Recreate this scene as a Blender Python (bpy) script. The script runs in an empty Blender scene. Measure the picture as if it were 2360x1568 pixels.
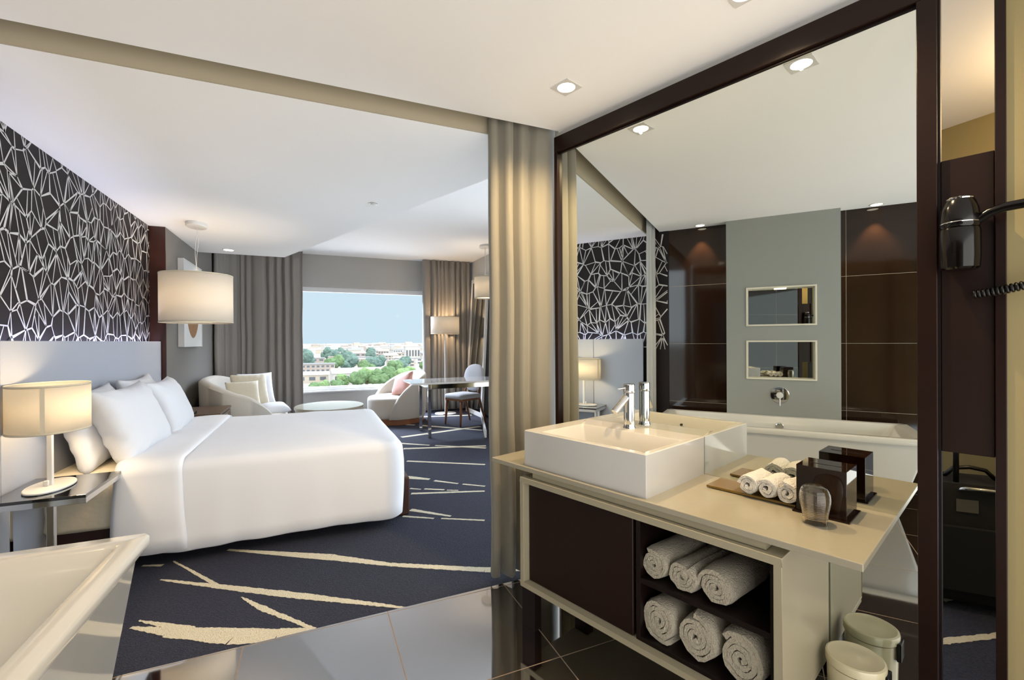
import bpy, bmesh, math, random
from mathutils import Vector, Matrix, noise
R = math.radians
random.seed(7)
scene = bpy.context.scene
COL = scene.collection

# ------------------------------------------------------------------ helpers
def lin(h):
    h = h.lstrip('#')
    o = []
    for i in (0, 2, 4):
        v = int(h[i:i+2], 16) / 255
        o.append(v/12.92 if v <= .04045 else ((v+.055)/1.055)**2.4)
    return (o[0], o[1], o[2], 1)

class NT:
    def __init__(s, m):
        m.use_nodes = True
        s.n = m.node_tree.nodes; s.l = m.node_tree.links
        s.n.clear()
    def new(s, t, **kw):
        x = s.n.new(t)
        for k, v in kw.items():
            setattr(x, k, v)
        return x
    def link(s, a, b): s.l.new(a, b)

MATS = {}
def mat(name, col, rough=.5, metal=0., spec=.5, bump=None, var=None, trans=0., ior=1.5, coat=0., sheen=0., stretch=None, transl=0., alpha=1.):
    if name in MATS: return MATS[name]
    m = bpy.data.materials.new(name); t = NT(m)
    out = t.new('ShaderNodeOutputMaterial'); b = t.new('ShaderNodeBsdfPrincipled')
    c = lin(col) if isinstance(col, str) else col
    b.inputs['Base Color'].default_value = c
    b.inputs['Roughness'].default_value = rough
    b.inputs['Metallic'].default_value = metal
    b.inputs['Specular IOR Level'].default_value = spec
    b.inputs['IOR'].default_value = ior
    b.inputs['Transmission Weight'].default_value = trans
    b.inputs['Coat Weight'].default_value = coat
    b.inputs['Coat Roughness'].default_value = .05
    b.inputs['Sheen Weight'].default_value = sheen
    b.inputs['Alpha'].default_value = alpha
    co = t.new('ShaderNodeTexCoord').outputs['Object']
    if stretch:
        mp = t.new('ShaderNodeMapping'); mp.inputs['Scale'].default_value = stretch
        t.link(co, mp.inputs['Vector']); co = mp.outputs['Vector']
    if var:
        nz = t.new('ShaderNodeTexNoise'); nz.inputs['Scale'].default_value = var[0]; nz.inputs['Detail'].default_value = 4
        t.link(co, nz.inputs['Vector'])
        mx = t.new('ShaderNodeMix', data_type='RGBA')
        k = var[1]
        mx.inputs['A'].default_value = tuple(v*(1-k) for v in c[:3]) + (1,)
        mx.inputs['B'].default_value = tuple(min(1, v*(1+k)) for v in c[:3]) + (1,)
        t.link(nz.outputs['Fac'], mx.inputs['Factor']); t.link(mx.outputs['Result'], b.inputs['Base Color'])
    if bump:
        nb = t.new('ShaderNodeTexNoise'); nb.inputs['Scale'].default_value = bump[0]; nb.inputs['Detail'].default_value = 3
        t.link(co, nb.inputs['Vector'])
        bp = t.new('ShaderNodeBump'); bp.inputs['Strength'].default_value = bump[1]
        bp.inputs['Distance'].default_value = bump[2] if len(bump) > 2 else .01
        t.link(nb.outputs['Fac'], bp.inputs['Height']); t.link(bp.outputs['Normal'], b.inputs['Normal'])
    if transl > 0:
        tr = t.new('ShaderNodeBsdfTranslucent'); tr.inputs['Color'].default_value = c
        ms = t.new('ShaderNodeMixShader'); ms.inputs[0].default_value = transl
        t.link(b.outputs[0], ms.inputs[1]); t.link(tr.outputs[0], ms.inputs[2]); t.link(ms.outputs[0], out.inputs[0])
    else:
        t.link(b.outputs[0], out.inputs[0])
    MATS[name] = m
    return m

def emat(name, col, s):
    if name in MATS: return MATS[name]
    m = bpy.data.materials.new(name); t = NT(m)
    out = t.new('ShaderNodeOutputMaterial'); e = t.new('ShaderNodeEmission')
    e.inputs[0].default_value = lin(col); e.inputs[1].default_value = s
    t.link(e.outputs[0], out.inputs[0]); MATS[name] = m
    return m

def gridmat(name, base, joint, rough, spec, axes, width, var=(4, .3), ior=1.5, metal=0.):
    """polished slabs with thin joints: axes = list of (axis index, offset, period) in world metres, or (axis, [positions])"""
    m = bpy.data.materials.new(name); t = NT(m)
    out = t.new('ShaderNodeOutputMaterial'); b = t.new('ShaderNodeBsdfPrincipled')
    geo = t.new('ShaderNodeNewGeometry'); sep = t.new('ShaderNodeSeparateXYZ'); t.link(geo.outputs['Position'], sep.inputs[0])
    acc = None
    def dist(ax, off, per):
        a = t.new('ShaderNodeMath', operation='SUBTRACT'); t.link(sep.outputs[ax], a.inputs[0]); a.inputs[1].default_value = off
        if per:
            p = t.new('ShaderNodeMath', operation='PINGPONG'); t.link(a.outputs[0], p.inputs[0]); p.inputs[1].default_value = per/2
        else:
            p = t.new('ShaderNodeMath', operation='ABSOLUTE'); t.link(a.outputs[0], p.inputs[0])
        return p.outputs[0]
    ds = []
    for ax, off, per in axes: ds.append(dist(ax, off, per))
    acc = ds[0]
    for d in ds[1:]:
        mn = t.new('ShaderNodeMath', operation='MINIMUM'); t.link(acc, mn.inputs[0]); t.link(d, mn.inputs[1]); acc = mn.outputs[0]
    lt = t.new('ShaderNodeMath', operation='LESS_THAN'); t.link(acc, lt.inputs[0]); lt.inputs[1].default_value = width/2
    nz = t.new('ShaderNodeTexNoise'); nz.inputs['Scale'].default_value = var[0]; nz.inputs['Detail'].default_value = 8
    t.link(geo.outputs['Position'], nz.inputs['Vector'])
    mx = t.new('ShaderNodeMix', data_type='RGBA'); c = lin(base)
    mx.inputs['A'].default_value = tuple(v*(1-var[1]) for v in c[:3]) + (1,); mx.inputs['B'].default_value = tuple(v*(1+var[1]) for v in c[:3]) + (1,)
    t.link(nz.outputs['Fac'], mx.inputs['Factor'])
    m2 = t.new('ShaderNodeMix', data_type='RGBA'); m2.inputs['B'].default_value = lin(joint)
    t.link(lt.outputs[0], m2.inputs['Factor']); t.link(mx.outputs['Result'], m2.inputs['A']); t.link(m2.outputs['Result'], b.inputs['Base Color'])
    b.inputs['IOR'].default_value = ior
    for sock, a_, b_ in (('Roughness', rough, .6), ('Specular IOR Level', spec, .0)):
        mr = t.new('ShaderNodeMapRange'); t.link(lt.outputs[0], mr.inputs['Value']); mr.inputs['To Min'].default_value = a_; mr.inputs['To Max'].default_value = b_
        t.link(mr.outputs[0], b.inputs[sock])
    t.link(b.outputs[0], out.inputs[0]); MATS[name] = m
    return m

def B(): return bmesh.new()

def box(bm, x0, x1, y0, y1, z0, z1, mi=0):
    v = [bm.verts.new(p) for p in ((x0,y0,z0),(x1,y0,z0),(x1,y1,z0),(x0,y1,z0),(x0,y0,z1),(x1,y0,z1),(x1,y1,z1),(x0,y1,z1))]
    for f in ((0,3,2,1),(4,5,6,7),(0,1,5,4),(1,2,6,5),(2,3,7,6),(3,0,4,7)):
        fc = bm.faces.new([v[i] for i in f]); fc.material_index = mi
    return v

def prism(bm, pts, z0, z1, mi=0):
    n = len(pts)
    a = [bm.verts.new((p[0], p[1], z0)) for p in pts]; b = [bm.verts.new((p[0], p[1], z1)) for p in pts]
    fs = [bm.faces.new(a[::-1]), bm.faces.new(b)]
    for i in range(n): fs.append(bm.faces.new((a[i], a[(i+1) % n], b[(i+1) % n], b[i])))
    for f in fs: f.material_index = mi

def loft(bm, rings, cap0=True, cap1=True, closed=True, mi=0):
    vs = [[bm.verts.new(p) for p in r] for r in rings]
    n = len(vs[0])
    for a, b in zip(vs, vs[1:]):
        for i in range(n if closed else n-1):
            j = (i+1) % n
            try: bm.faces.new((a[i], a[j], b[j], b[i])).material_index = mi
            except ValueError: pass
    if cap0: bm.faces.new(vs[0][::-1]).material_index = mi
    if cap1: bm.faces.new(vs[-1]).material_index = mi
    return vs

def lathe(bm, prof, seg=32, cx=0, cy=0, sx=1, sy=1, cap0=True, cap1=True, mi=0):
    rings = []
    for r, z in prof:
        rings.append([(cx+sx*r*math.cos(2*math.pi*i/seg), cy+sy*r*math.sin(2*math.pi*i/seg), z) for i in range(seg)])
    return loft(bm, rings, cap0, cap1, True, mi)

def tube(bm, pts, r, seg=10, cap=True, mi=0):
    pts = [Vector(p) for p in pts]
    rs = r if isinstance(r, (list, tuple)) else [r]*len(pts)
    rings = []; up = None
    for i, p in enumerate(pts):
        d = (pts[min(i+1, len(pts)-1)] - pts[max(i-1, 0)]).normalized()
        if up is None:
            up = Vector((0, 0, 1)) if abs(d.z) < .9 else Vector((1, 0, 0))
        s = d.cross(up).normalized(); up = s.cross(d).normalized()
        rings.append([p + rs[i]*(math.cos(2*math.pi*k/seg)*s + math.sin(2*math.pi*k/seg)*up) for k in range(seg)])
    return loft(bm, rings, cap, cap, True, mi)

def rrect(x0, x1, y0, y1, r, n=6):
    pts = []
    for cx, cy, a0 in ((x1-r, y1-r, 0), (x0+r, y1-r, 90), (x0+r, y0+r, 180), (x1-r, y0+r, 270)):
        for k in range(n+1):
            a = R(a0 + 90*k/n); pts.append((cx+r*math.cos(a), cy+r*math.sin(a)))
    return pts

def obj(name, bm, m, parent=None, smooth=False, bevel=0., seg=2, loc=None, rotz=0., matrix=None, sub=0, solid=0., auto=None):
    bmesh.ops.remove_doubles(bm, verts=bm.verts, dist=1e-6)
    bmesh.ops.recalc_face_normals(bm, faces=bm.faces)
    me = bpy.data.meshes.new(name); bm.to_mesh(me); bm.free()
    for mm in (m if isinstance(m, (list, tuple)) else [m]): me.materials.append(mm)
    if smooth or auto:
        me.polygons.foreach_set('use_smooth', [True]*len(me.polygons))
    if auto: me.set_sharp_from_angle(angle=R(auto))
    o = bpy.data.objects.new(name, me); COL.objects.link(o)
    if parent: o.parent = parent
    if loc: o.location = loc
    o.rotation_euler.z = rotz
    if matrix is not None: o.matrix_basis = matrix
    if solid:
        md = o.modifiers.new('Solidify', 'SOLIDIFY'); md.thickness = solid; md.offset = 0
    if bevel:
        md = o.modifiers.new('Bevel', 'BEVEL'); md.width = bevel; md.segments = seg; md.limit_method = 'ANGLE'; md.angle_limit = R(40)
        md.harden_normals = False
    if sub:
        md = o.modifiers.new('Subsurf', 'SUBSURF'); md.levels = sub; md.render_levels = sub
    return o

def tag(o, label, cat, group=None, kind=None):
    o['label'] = label; o['category'] = cat
    if group: o['group'] = group
    if kind: o['kind'] = kind
    return o

def thing(name, label, cat, loc=(0, 0, 0), rotz=0., group=None):
    o = bpy.data.objects.new(name, None); COL.objects.link(o)
    o.empty_display_size = .1
    o.location = loc; o.rotation_euler.z = rotz
    return tag(o, label, cat, group)

def struct(name, bm, m, **kw):
    o = obj(name, bm, m, **kw)
    if o.parent is None: o['kind'] = 'structure'
    return o

def light(name, typ, parent, loc, power, col, **kw):
    l = bpy.data.lights.new(name, typ); l.energy = power; l.color = lin(col)[:3]
    rot = kw.pop('rot', None)
    for k, v in kw.items(): setattr(l, k, v)
    o = bpy.data.objects.new(name, l); COL.objects.link(o)
    o.location = loc
    if rot: o.rotation_euler = rot
    if parent: o.parent = parent
    return o

def copy_tree(o, parent=None, **props):
    c = o.copy(); COL.objects.link(c)
    if parent: c.parent = parent
    for ch in list(o.children): copy_tree(ch, c)
    for k, v in props.items(): c[k] = v
    return c

# ------------------------------------------------------------------ frame of the vanity wall (turned against the bedroom)
MA = R(18.7)
Mv = Vector((-math.sin(MA), math.cos(MA), 0)); Nv = Vector((math.cos(MA), math.sin(MA), 0))
MIR = 1.92
def W(m, n, z=0.): return Nv*n + Mv*m + Vector((0, 0, z))
def vthing(name, label, cat, m, n, z, rot=0., group=None):   # local x = away from the room into the mirror wall, local y = along it
    return thing(name, label, cat, W(m, n, z), MA+rot, group)

# ------------------------------------------------------------------ materials
M_ceil = mat('ceiling_paint', '#f1f0ee', .9, bump=(220, .04, .002), var=(1.2, .02))
M_ceilw = mat('bath_ceiling_paint', '#f0efee', .9, bump=(220, .04, .002), var=(1.2, .02))
M_grey = mat('grey_wall_paint', '#6d6964', .85, bump=(160, .05, .002), var=(2, .03))
M_wwall = mat('window_wall_paint', '#a7a6a2', .85, bump=(160, .05, .002), var=(2, .03))
M_ltwall = mat('light_wall_paint', '#b5b5b2', .85, bump=(160, .05, .002), var=(2, .03))
M_niche = mat('niche_wall_paint', '#8f918c', .8, bump=(160, .05, .002), var=(2, .03))
M_yel = mat('warm_wall_paint', '#8c7f58', .85, bump=(160, .05, .002), var=(2, .03))
M_brown = mat('glossy_brown', '#35180e', .25, var=(3, .15))
M_esp = mat('espresso_wood', '#1c0c06', .4, spec=.25, bump=(30, .12, .003), var=(10, .35), stretch=(1, 1, .12))
M_espfr = mat('espresso_frame', '#1a0a05', .35, spec=.25, bump=(40, .1, .002), var=(8, .3))
M_espd = mat('espresso_dark', '#120807', .4, spec=.25, bump=(40, .1, .002), var=(8, .3))
M_lac = mat('white_lacquer', '#9a927b', .25, spec=.5, bump=(60, .02, .002), var=(3, .02))
M_quartz = mat('cream_quartz', '#97917f', .18, spec=.5, var=(40, .03))
M_cer = mat('white_ceramic', '#bfbdb8', .08, spec=.5, coat=0., var=(2, .01))
M_acr = mat('tub_acrylic', '#c6c4be', .1, spec=.5, coat=.3, var=(2, .01))
M_chr = mat('chrome', '#d8d8d8', .06, metal=1., var=(3, .02))
M_mir = mat('mirror_silver', '#dfe3df', .0, metal=1., var=(1, .005))
M_gl = mat('black_glass', '#0b0a0a', .03, spec=.8, coat=1., var=(3, .1))
M_whm = mat('white_metal', '#d2d0cc', .35, var=(5, .02))
M_shade = mat('shade_linen', '#f1eadb', .8, bump=(300, .1, .002), var=(60, .02), transl=.55)
M_shadep = mat('pendant_linen', '#e6e0d4', .8, bump=(300, .1, .002), var=(60, .02), transl=.4)
M_trim = mat('shade_trim', '#c9bda4', .7, bump=(200, .1, .002), var=(20, .04))
M_lin = mat('white_linen', '#d6d8dd', .85, bump=(9, .25, .012), var=(6, .015), sheen=.1)
M_duv = mat('duvet_cotton', '#e9ebf0', .85, bump=(3.5, .3, .02), var=(3, .01), sheen=.1)
M_fit = mat('lamplit_sheet', '#ded3bb', .85, bump=(7, .5, .02), var=(5, .03))  # beige tint holds the table lamp's warm light
M_sofa = mat('cream_bouclé'.replace('é', 'e'), '#b7b1a6', .9, bump=(160, .3, .004), var=(12, .04), sheen=.2)
M_cush = mat('cream_silk', '#bdb5a1', .6, bump=(24, .3, .008), var=(8, .04), sheen=.2)
M_pink = mat('pink_linen', '#b9887b', .8, bump=(50, .3, .006), var=(20, .12), sheen=.2)
M_cur = mat('taupe_curtain', '#85807b', .75, bump=(140, .12, .003), var=(4, .06), stretch=(1, 1, .25), sheen=.2)
M_curb = mat('greige_curtain', '#7b776b', .75, bump=(140, .12, .003), var=(4, .05), stretch=(1, 1, .25), sheen=.2)
M_curg = mat('grey_curtain', '#a7a9a8', .75, bump=(140, .12, .003), var=(4, .05), stretch=(1, 1, .25), sheen=.2)
M_wood = mat('walnut_wood', '#7a4a2a', .4, bump=(30, .1, .002), var=(14, .25), stretch=(1, 1, .15))
M_wng = mat('dark_walnut', '#54402c', .35, bump=(30, .1, .002), var=(9, .25), stretch=(.15, 1, 1))
M_ter = mat('terry_towel', '#bbb29d', .95, bump=(190, 1., .012), var=(150, .16), sheen=.2)
M_terw = mat('white_terry', '#e2dfd8', .95, bump=(220, 1., .010), var=(150, .10), sheen=.2)
M_amb = mat('amber_acrylic', '#86661c', .06, spec=.4, trans=.3, ior=1.49, coat=.5, var=(3, .05))
M_smk = mat('smoked_acrylic', '#1e0f08', .03, spec=.35, trans=.25, ior=1.49, coat=0., var=(3, .05))
M_smkd = mat('smoked_acrylic_dark', '#1b0f0a', .05, var=(3, .1))
M_tum = mat('smoky_glass', '#f6efe2', .02, trans=1., ior=1.45, var=(3, .02))
M_bin = mat('cream_enamel', '#c9c0a0', .22, coat=.4, var=(3, .02))
M_blk = mat('black_plastic', '#0d0b0a', .3, var=(20, .2))
M_blkg = mat('black_gloss_plastic', '#080504', .16, spec=.3, coat=.1, var=(10, .2))
M_blkf = mat('black_nylon', '#070606', .8, bump=(300, .3, .003), var=(20, .2))
M_shoe = mat('grey_canvas', '#5b5652', .8, bump=(200, .2, .002), var=(20, .1))
M_art = mat('canvas_white', '#bcbcbb', .8, bump=(300, .1, .002), var=(6, .02))
M_gold = mat('brushed_bronze', '#8a6236', .4, metal=.3, bump=(40, .2, .003), var=(8, .25))
M_alu = mat('white_aluminium', '#d6d7d8', .4, var=(4, .02))
M_bulb = emat('lamp_glow', '#fff1d6', 12)
M_bulbc = emat('lamp_glow_soft', '#ffe9c4', 6)
M_led = emat('led_strip_glow', '#dfe4ff', 4)
M_tile = gridmat('polished_dark_tile', '#170f0c', '#8a7a6c', .04, 1., [(0, .319, .603), (1, 2.244, .6)], .0045, (5, .4), ior=2.8)
M_wt = gridmat('dark_wall_tile', '#23150d', '#958c80', .07, .5, [(2, .04, .61), (1, .603, .98)], .003, (3, .45), ior=1.45)

# carpet: navy pile with a fine grain
M_carp = mat('navy_carpet', '#242738', .95, bump=(170, 1., .012), var=(85, .95))
M_cstr = mat('ivory_carpet', '#d4cbb2', .95, bump=(170, 1., .010), var=(85, .2))
M_wpd = mat('wallpaper_plum', '#160c0c', .6, spec=.25, bump=(400, .1, .001), var=(40, .12))
M_wpl = mat('wallpaper_silver', '#c2bebb', .6, bump=(400, .1, .001), var=(40, .06))

# ------------------------------------------------------------------ the room shell
# floors
bm = B(); box(bm, -1.6, 3.4, -.4, 8.8, -.12, -.002)
CS = [(-0.502,3.346,0.082,2.977,.028,.09),(0.082,2.977,0.404,2.732,.09,.048),(0.404,2.732,0.886,2.45,.048,.061),(0.886,2.45,1.25,2.3,.061,.03),(-0.774,3.306,-0.484,2.884,.02,.047),(-0.779,3.075,-0.349,2.777,.017,.059),(-0.349,2.777,-0.054,2.573,.059,.066),(-0.054,2.573,0.424,2.244,.066,.018),(-0.347,2.695,-0.247,2.551,.014,.059),(-0.247,2.551,0.005,2.247,.059,.027),(-0.774,2.614,-0.604,2.504,.016,.075),(-0.759,2.664,-0.517,2.479,.013,.067),(-0.604,2.504,-0.33,2.349,.09,.125),(-0.33,2.349,-0.154,2.278,.125,.095),(-0.154,2.284,0.002,2.255,.088,.027),(-0.925,3.311,-0.817,3.268,.019,.032),(0.601,3.449,0.804,3.312,.034,.024),(0.853,3.289,1.131,3.124,.024,.03),(0.68,3.557,0.929,3.301,.073,.033),(0.758,3.931,1.354,3.734,.045,.032),(0.776,4.074,0.859,4.01,.036,.024),(0.889,4.009,1.044,3.913,.035,.034),(1.061,3.892,1.15,3.846,.023,.022),(0.807,4.429,0.996,4.267,.113,.054),(1.027,4.208,1.204,4.028,.052,.037),(1.237,3.999,1.402,3.855,.036,.035),(0.925,5.02,1.65,4.533,.055,.048),(0.994,5.617,1.955,5.336,.068,.066),(0.997,5.94,1.326,5.667,.076,.047),(1.387,5.625,1.915,5.227,.047,.064),(1.088,6.304,2.327,6.594,.086,.084),(1.529,7.049,2.253,6.292,.109,.077),(1.322,7.228,1.438,7.132,.076,.074),(1.716,7.856,2.545,7.666,.09,.09),(2.443,1.073,2.704,0.998,.04,.034),(2.862,1.26,3.051,1.223,.084,.054),(2.3,1.115,2.443,1.073,.03,.04),(2.704,.998,3.0,.93,.034,.03)]
for i, (x0, y0, x1, y1, w0, w1) in enumerate(CS):
    d = Vector((x1-x0, y1-y0)); L = d.length; d /= L; nrm = Vector((-d.y, d.x))
    # width given along Y: turn it into the width across the stripe
    k = max(.35, abs(d.x))
    n = max(4, int(L/.012)); up = []; dn = []
    for j in range(n+1):
        t = j/n; p = Vector((x0, y0))+d*L*t
        w = (w0*(1-t)+w1*t)*k/2
        w *= 1+.12*noise.noise((p.x*9, p.y*9, i))
        jag = .003 if y0 < 3.2 else .002
        a = p+nrm*(w+random.uniform(-jag, jag)); b = p-nrm*(w+random.uniform(-jag, jag))
        if y0 < 3.5 and x0 < 1.2: a.y = max(a.y, 2.244); b.y = max(b.y, 2.244)
        zz = -.0015+i*4e-5; up.append(bm.verts.new((a.x, a.y, zz))); dn.append(bm.verts.new((b.x, b.y, zz)))
    for j in range(n):
        try: bm.faces.new((up[j], up[j+1], dn[j+1], dn[j])).material_index = 1
        except ValueError: pass
struct('floor', bm, [M_carp, M_cstr])
bm = B()
prism(bm, [(-1.47, 2.242), (-1.47, -.38), tuple(W(-1.0, MIR+.02)[:2]), tuple(W(1.74, MIR+.02)[:2])], -.1, .001)
struct('floor', bm, M_tile)

# ceilings
bm = B(); prism(bm, [(-1.6, 2.242), (-1.6, -2.1), (3.4, -2.1), (3.4, 2.242)], 2.47, 2.62)
struct('ceiling', bm, M_ceilw)
bm = B(); prism(bm, [(-1.6, 2.37), (1.38, 2.37), (-.352, 6.85), (-1.6, 6.85)], 2.44, 2.86)
struct('ceiling', bm, M_ceil)
bm = B(); box(bm, -1.46, 1.33, 2.358, 2.37, 2.441, 2.66); struct('trim_2', bm, mat('bulkhead_beige', '#aaa08a', .85, bump=(160, .05, .002), var=(2, .03)))  # beige face, darker than the ceilings it joins
bm = B(); box(bm, -1.6, 3.4, 2.3, 8.9, 2.80, 3.0); struct('ceiling', bm, M_ceil)
bm = B(); box(bm, -1.6, 3.4, -2.1, 2.42, 2.66, 3.0); struct('ceiling', bm, M_ceilw)

# left side: wallpapered headboard wall, protruding grey wall, tiled bath wall with the grey niche panel
WX = -1.46
bm = B(); box(bm, WX-.15, WX, 2.15, 5.49, 0, 2.8)
def vor_pattern(bm, y0, y1, z0, z1, x):
    rnd = random.Random(21); cw, ch = .105, .165
    ny = int((y1-y0)/cw)+3; nz = int((z1-z0)/ch)+3
    pts = {}
    for i in range(-1, ny):
        for j in range(-1, nz):
            pts[i, j] = Vector((y0+(i+.5+.5*(j % 2))*cw+rnd.uniform(-.42, .42)*cw, z0+(j+.5)*ch+rnd.uniform(-.42, .42)*ch))
    def strip(a, b, wa, wb):
        # clip the strip's centre line to the wall
        def cl(p, q):
            t0, t1 = 0., 1.; d = q-p
            for dd, pp, lo, hi in ((d.x, p.x, y0, y1), (d.y, p.y, z0, z1)):
                if abs(dd) < 1e-9:
                    if pp < lo or pp > hi: return None
                    continue
                u, v = (lo-pp)/dd, (hi-pp)/dd
                if u > v: u, v = v, u
                t0 = max(t0, u); t1 = min(t1, v)
            return (p+d*t0, p+d*t1) if t1 > t0+1e-4 else None
        r = cl(a, b)
        if not r: return
        a, b = r; d = (b-a)
        if d.length < .004: return
        n = Vector((-d.y, d.x)).normalized()
        q = [a+n*wa/2, a-n*wa/2, b-n*wb/2, b+n*wb/2]
        vs = [bm.verts.new((x, min(max(p.x, y0), y1), min(max(p.y, z0), z1))) for p in q]
        bm.faces.new(vs).material_index = 1
    done = set()
    for (i, j), p in pts.items():
        poly = [Vector((p.x-1, p.y-1)), Vector((p.x+1, p.y-1)), Vector((p.x+1, p.y+1)), Vector((p.x-1, p.y+1))]
        for di in (-2, -1, 0, 1, 2):
            for dj in (-2, -1, 0, 1, 2):
                q = pts.get((i+di, j+dj))
                if (di, dj) == (0, 0) or q is None: continue
                mid = (p+q)/2; nr = q-p; new = []
                for k in range(len(poly)):
                    a, b = poly[k], poly[(k+1) % len(poly)]
                    da, db = (a-mid).dot(nr), (b-mid).dot(nr)
                    if da <= 0: new.append(a)
                    if da*db < 0: new.append(a+(b-a)*(da/(da-db)))
                poly = new
                if not poly: break
            if not poly: break
        if len(poly) < 3: continue
        if max((v-p).length for v in poly) > .4: continue
        for k in range(len(poly)):
            a, b = poly[k], poly[(k+1) % len(poly)]
            key = tuple(sorted(((round(a.x, 3), round(a.y, 3)), (round(b.x, 3), round(b.y, 3)))))
            if key in done: continue
            done.add(key); strip(a, b, rnd.choice((.007, .009, .017)), rnd.choice((.007, .009, .012)))
        # a fan of ribs from the lowest corner of most cells
        if rnd.random() < .9:
            low = min(poly, key=lambda v: v.y) if rnd.random() < .75 else max(poly, key=lambda v: v.y)
            o = poly.index(low); n = len(poly)
            for t in ([.5] if rnd.random() < .2 else ([.36, .66] if rnd.random() < .75 else [.25, .5, .75])):
                f = 1+t*(n-2); k = int(f); fr = f-k
                tgt = poly[(o+k) % n].lerp(poly[(o+k+1) % n], fr)
                strip(low, tgt, .0105, .0055)
vor_pattern(bm, 2.16, 5.485, 1.2, 2.44, WX+.0012)
struct('wall_left', bm, [M_wpd, M_wpl])
bm = B(); box(bm, -1.6, -1.33, 5.49, 8.9, 0, 2.86); struct('wall_left', bm, M_grey)
bm = B(); box(bm, WX-.002, -1.328, 5.478, 5.492, 0, 2.44); struct('trim_1', bm, M_brown)  # glossy dark brown strip laid over the grey wall's end face
bm = B(); box(bm, -1.62, -1.47, -2.1, 2.17, 0, 2.62); struct('wall_left', bm, M_wt)
bm = B()
ys = (.655, .834, 1.408, 1.582); x0, x1 = -1.468, -1.35
box(bm, x0, x1, ys[0], ys[1], 0, 2.47); box(bm, x0, x1, ys[2], ys[3], 0, 2.47)
box(bm, x0, x1, ys[1], ys[2], 0, .92); box(bm, x0, x1, ys[1], ys[2], 1.29, 1.43); box(bm, x0, x1, ys[1], ys[2], 1.80, 2.47)
struct('wall_left', bm, M_niche)
# hall wall and right bedroom wall
bm = B(); box(bm, 3.24, 3.4, .2, 2.2, 0, 2.62); struct('wall_right', bm, M_yel)
bm = B(); box(bm, 2.78, 3.0, 5.2, 8.9, 0, 2.86); struct('wall_right', bm, M_ltwall)
bm = B(); box(bm, 2.05, 3.4, -.55, -.40, -.12, 2.47); struct('wall_shield', bm, M_yel)  # unseen wall added to keep daylight out of the hall
# vanity wall (behind the mirror) with the slim opening to the hall beside it
bm = B()
def vbox(bm, m0, m1, n0, n1, z0, z1, mi=0):
    ps = [W(m0, n0), W(m1, n0), W(m1, n1), W(m0, n1)]
    prism(bm, [(p.x, p.y) for p in ps], z0, z1, mi)
vbox(bm, .205, 1.742, MIR+.008, MIR+.10, 0, 2.47)
struct('wall_vanity', bm, M_ltwall)
bm = B(); vbox(bm, -3.3, .0195, MIR-.012, MIR+.10, 0, 2.47); struct('wall_right', bm, M_yel)
# window wall
bm = B()
for a in ((-1.6, -.42, 0, 2.86), (2.15, 3.0, 0, 2.86), (-.42, 2.15, 0, .44), (-.42, 2.15, 2.245, 2.86)):
    box(bm, a[0], a[1], 8.52, 8.85, a[2], a[3])
struct('wall_window', bm, M_wwall)
bm = B()
for a in ((-.42, -.34, .44, 2.245), (2.07, 2.15, .44, 2.245), (-.34, 2.07, .44, .525), (-.34, 2.07, 2.168, 2.245)):
    box(bm, a[0], a[1], 8.56, 8.66, a[2], a[3])
wf = struct('window_1', bm, M_alu, bevel=.006)
bm = B(); box(bm, -.42, 2.15, 8.47, 8.56, .435, .462); obj('window_sill', bm, M_alu, wf, bevel=.005)
M_pane = bpy.data.materials.new('window_glass'); t = NT(M_pane)
o_ = t.new('ShaderNodeOutputMaterial'); tr_ = t.new('ShaderNodeBsdfTransparent'); gl_ = t.new('ShaderNodeBsdfGlossy'); gl_.inputs['Roughness'].default_value = .0
fr_ = t.new('ShaderNodeFresnel'); fr_.inputs[0].default_value = 1.04; mx_ = t.new('ShaderNodeMixShader')
tr_.inputs[0].default_value = (.97, .985, .99, 1)
t.link(fr_.outputs[0], mx_.inputs[0]); t.link(tr_.outputs[0], mx_.inputs[1]); t.link(gl_.outputs[0], mx_.inputs[2]); t.link(mx_.outputs[0], o_.inputs[0])
bm = B(); box(bm, -.34, 2.07, 8.60, 8.606, .525, 2.168); obj('pane', bm, M_pane, wf)
# low angled skirting at the right of the bedroom
bm = B(); prism(bm, [(2.62, 7.40), (2.10, 5.78), (2.125, 5.77), (2.645, 7.39)], 0, .1); struct('baseboard_right', bm, M_whm, bevel=.004)

# ------------------------------------------------------------------ mirror, vanity and what stands on it
t = vthing('vanity_mirror', 'huge wall mirror behind the vanity counter under a dark wood top rail', 'mirror', 1.0, MIR, 0)
def lbox(bm, n0, n1, m0, m1, z0, z1, mi=0): box(bm, n0, n1, m0, m1, z0, z1, mi)
bm = B(); lbox(bm, 0, .006, .211-1, 1.722-1, .02, 2.36); obj('glass', bm, M_mir, t)
bm = B(); lbox(bm, -.022, .008, .163-1, 1.738-1, 2.350, 2.436); obj('top_rail', bm, M_espfr, t, bevel=.002)
bm = B(); lbox(bm, -.006, .004, .211-1, 1.722-1, 2.342, 2.350); obj('top_bead', bm, M_espd, t)
bm = B(); lbox(bm, -.022, .008, 1.716-1, 1.738-1, .7275, 2.350); obj('stile', bm, M_espfr, t, bevel=.002)
bm = B(); lbox(bm, -.022, .10, .163-1, .2105-1, 0, 2.350); obj('stile', bm, M_espfr, t, bevel=.002)
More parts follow.
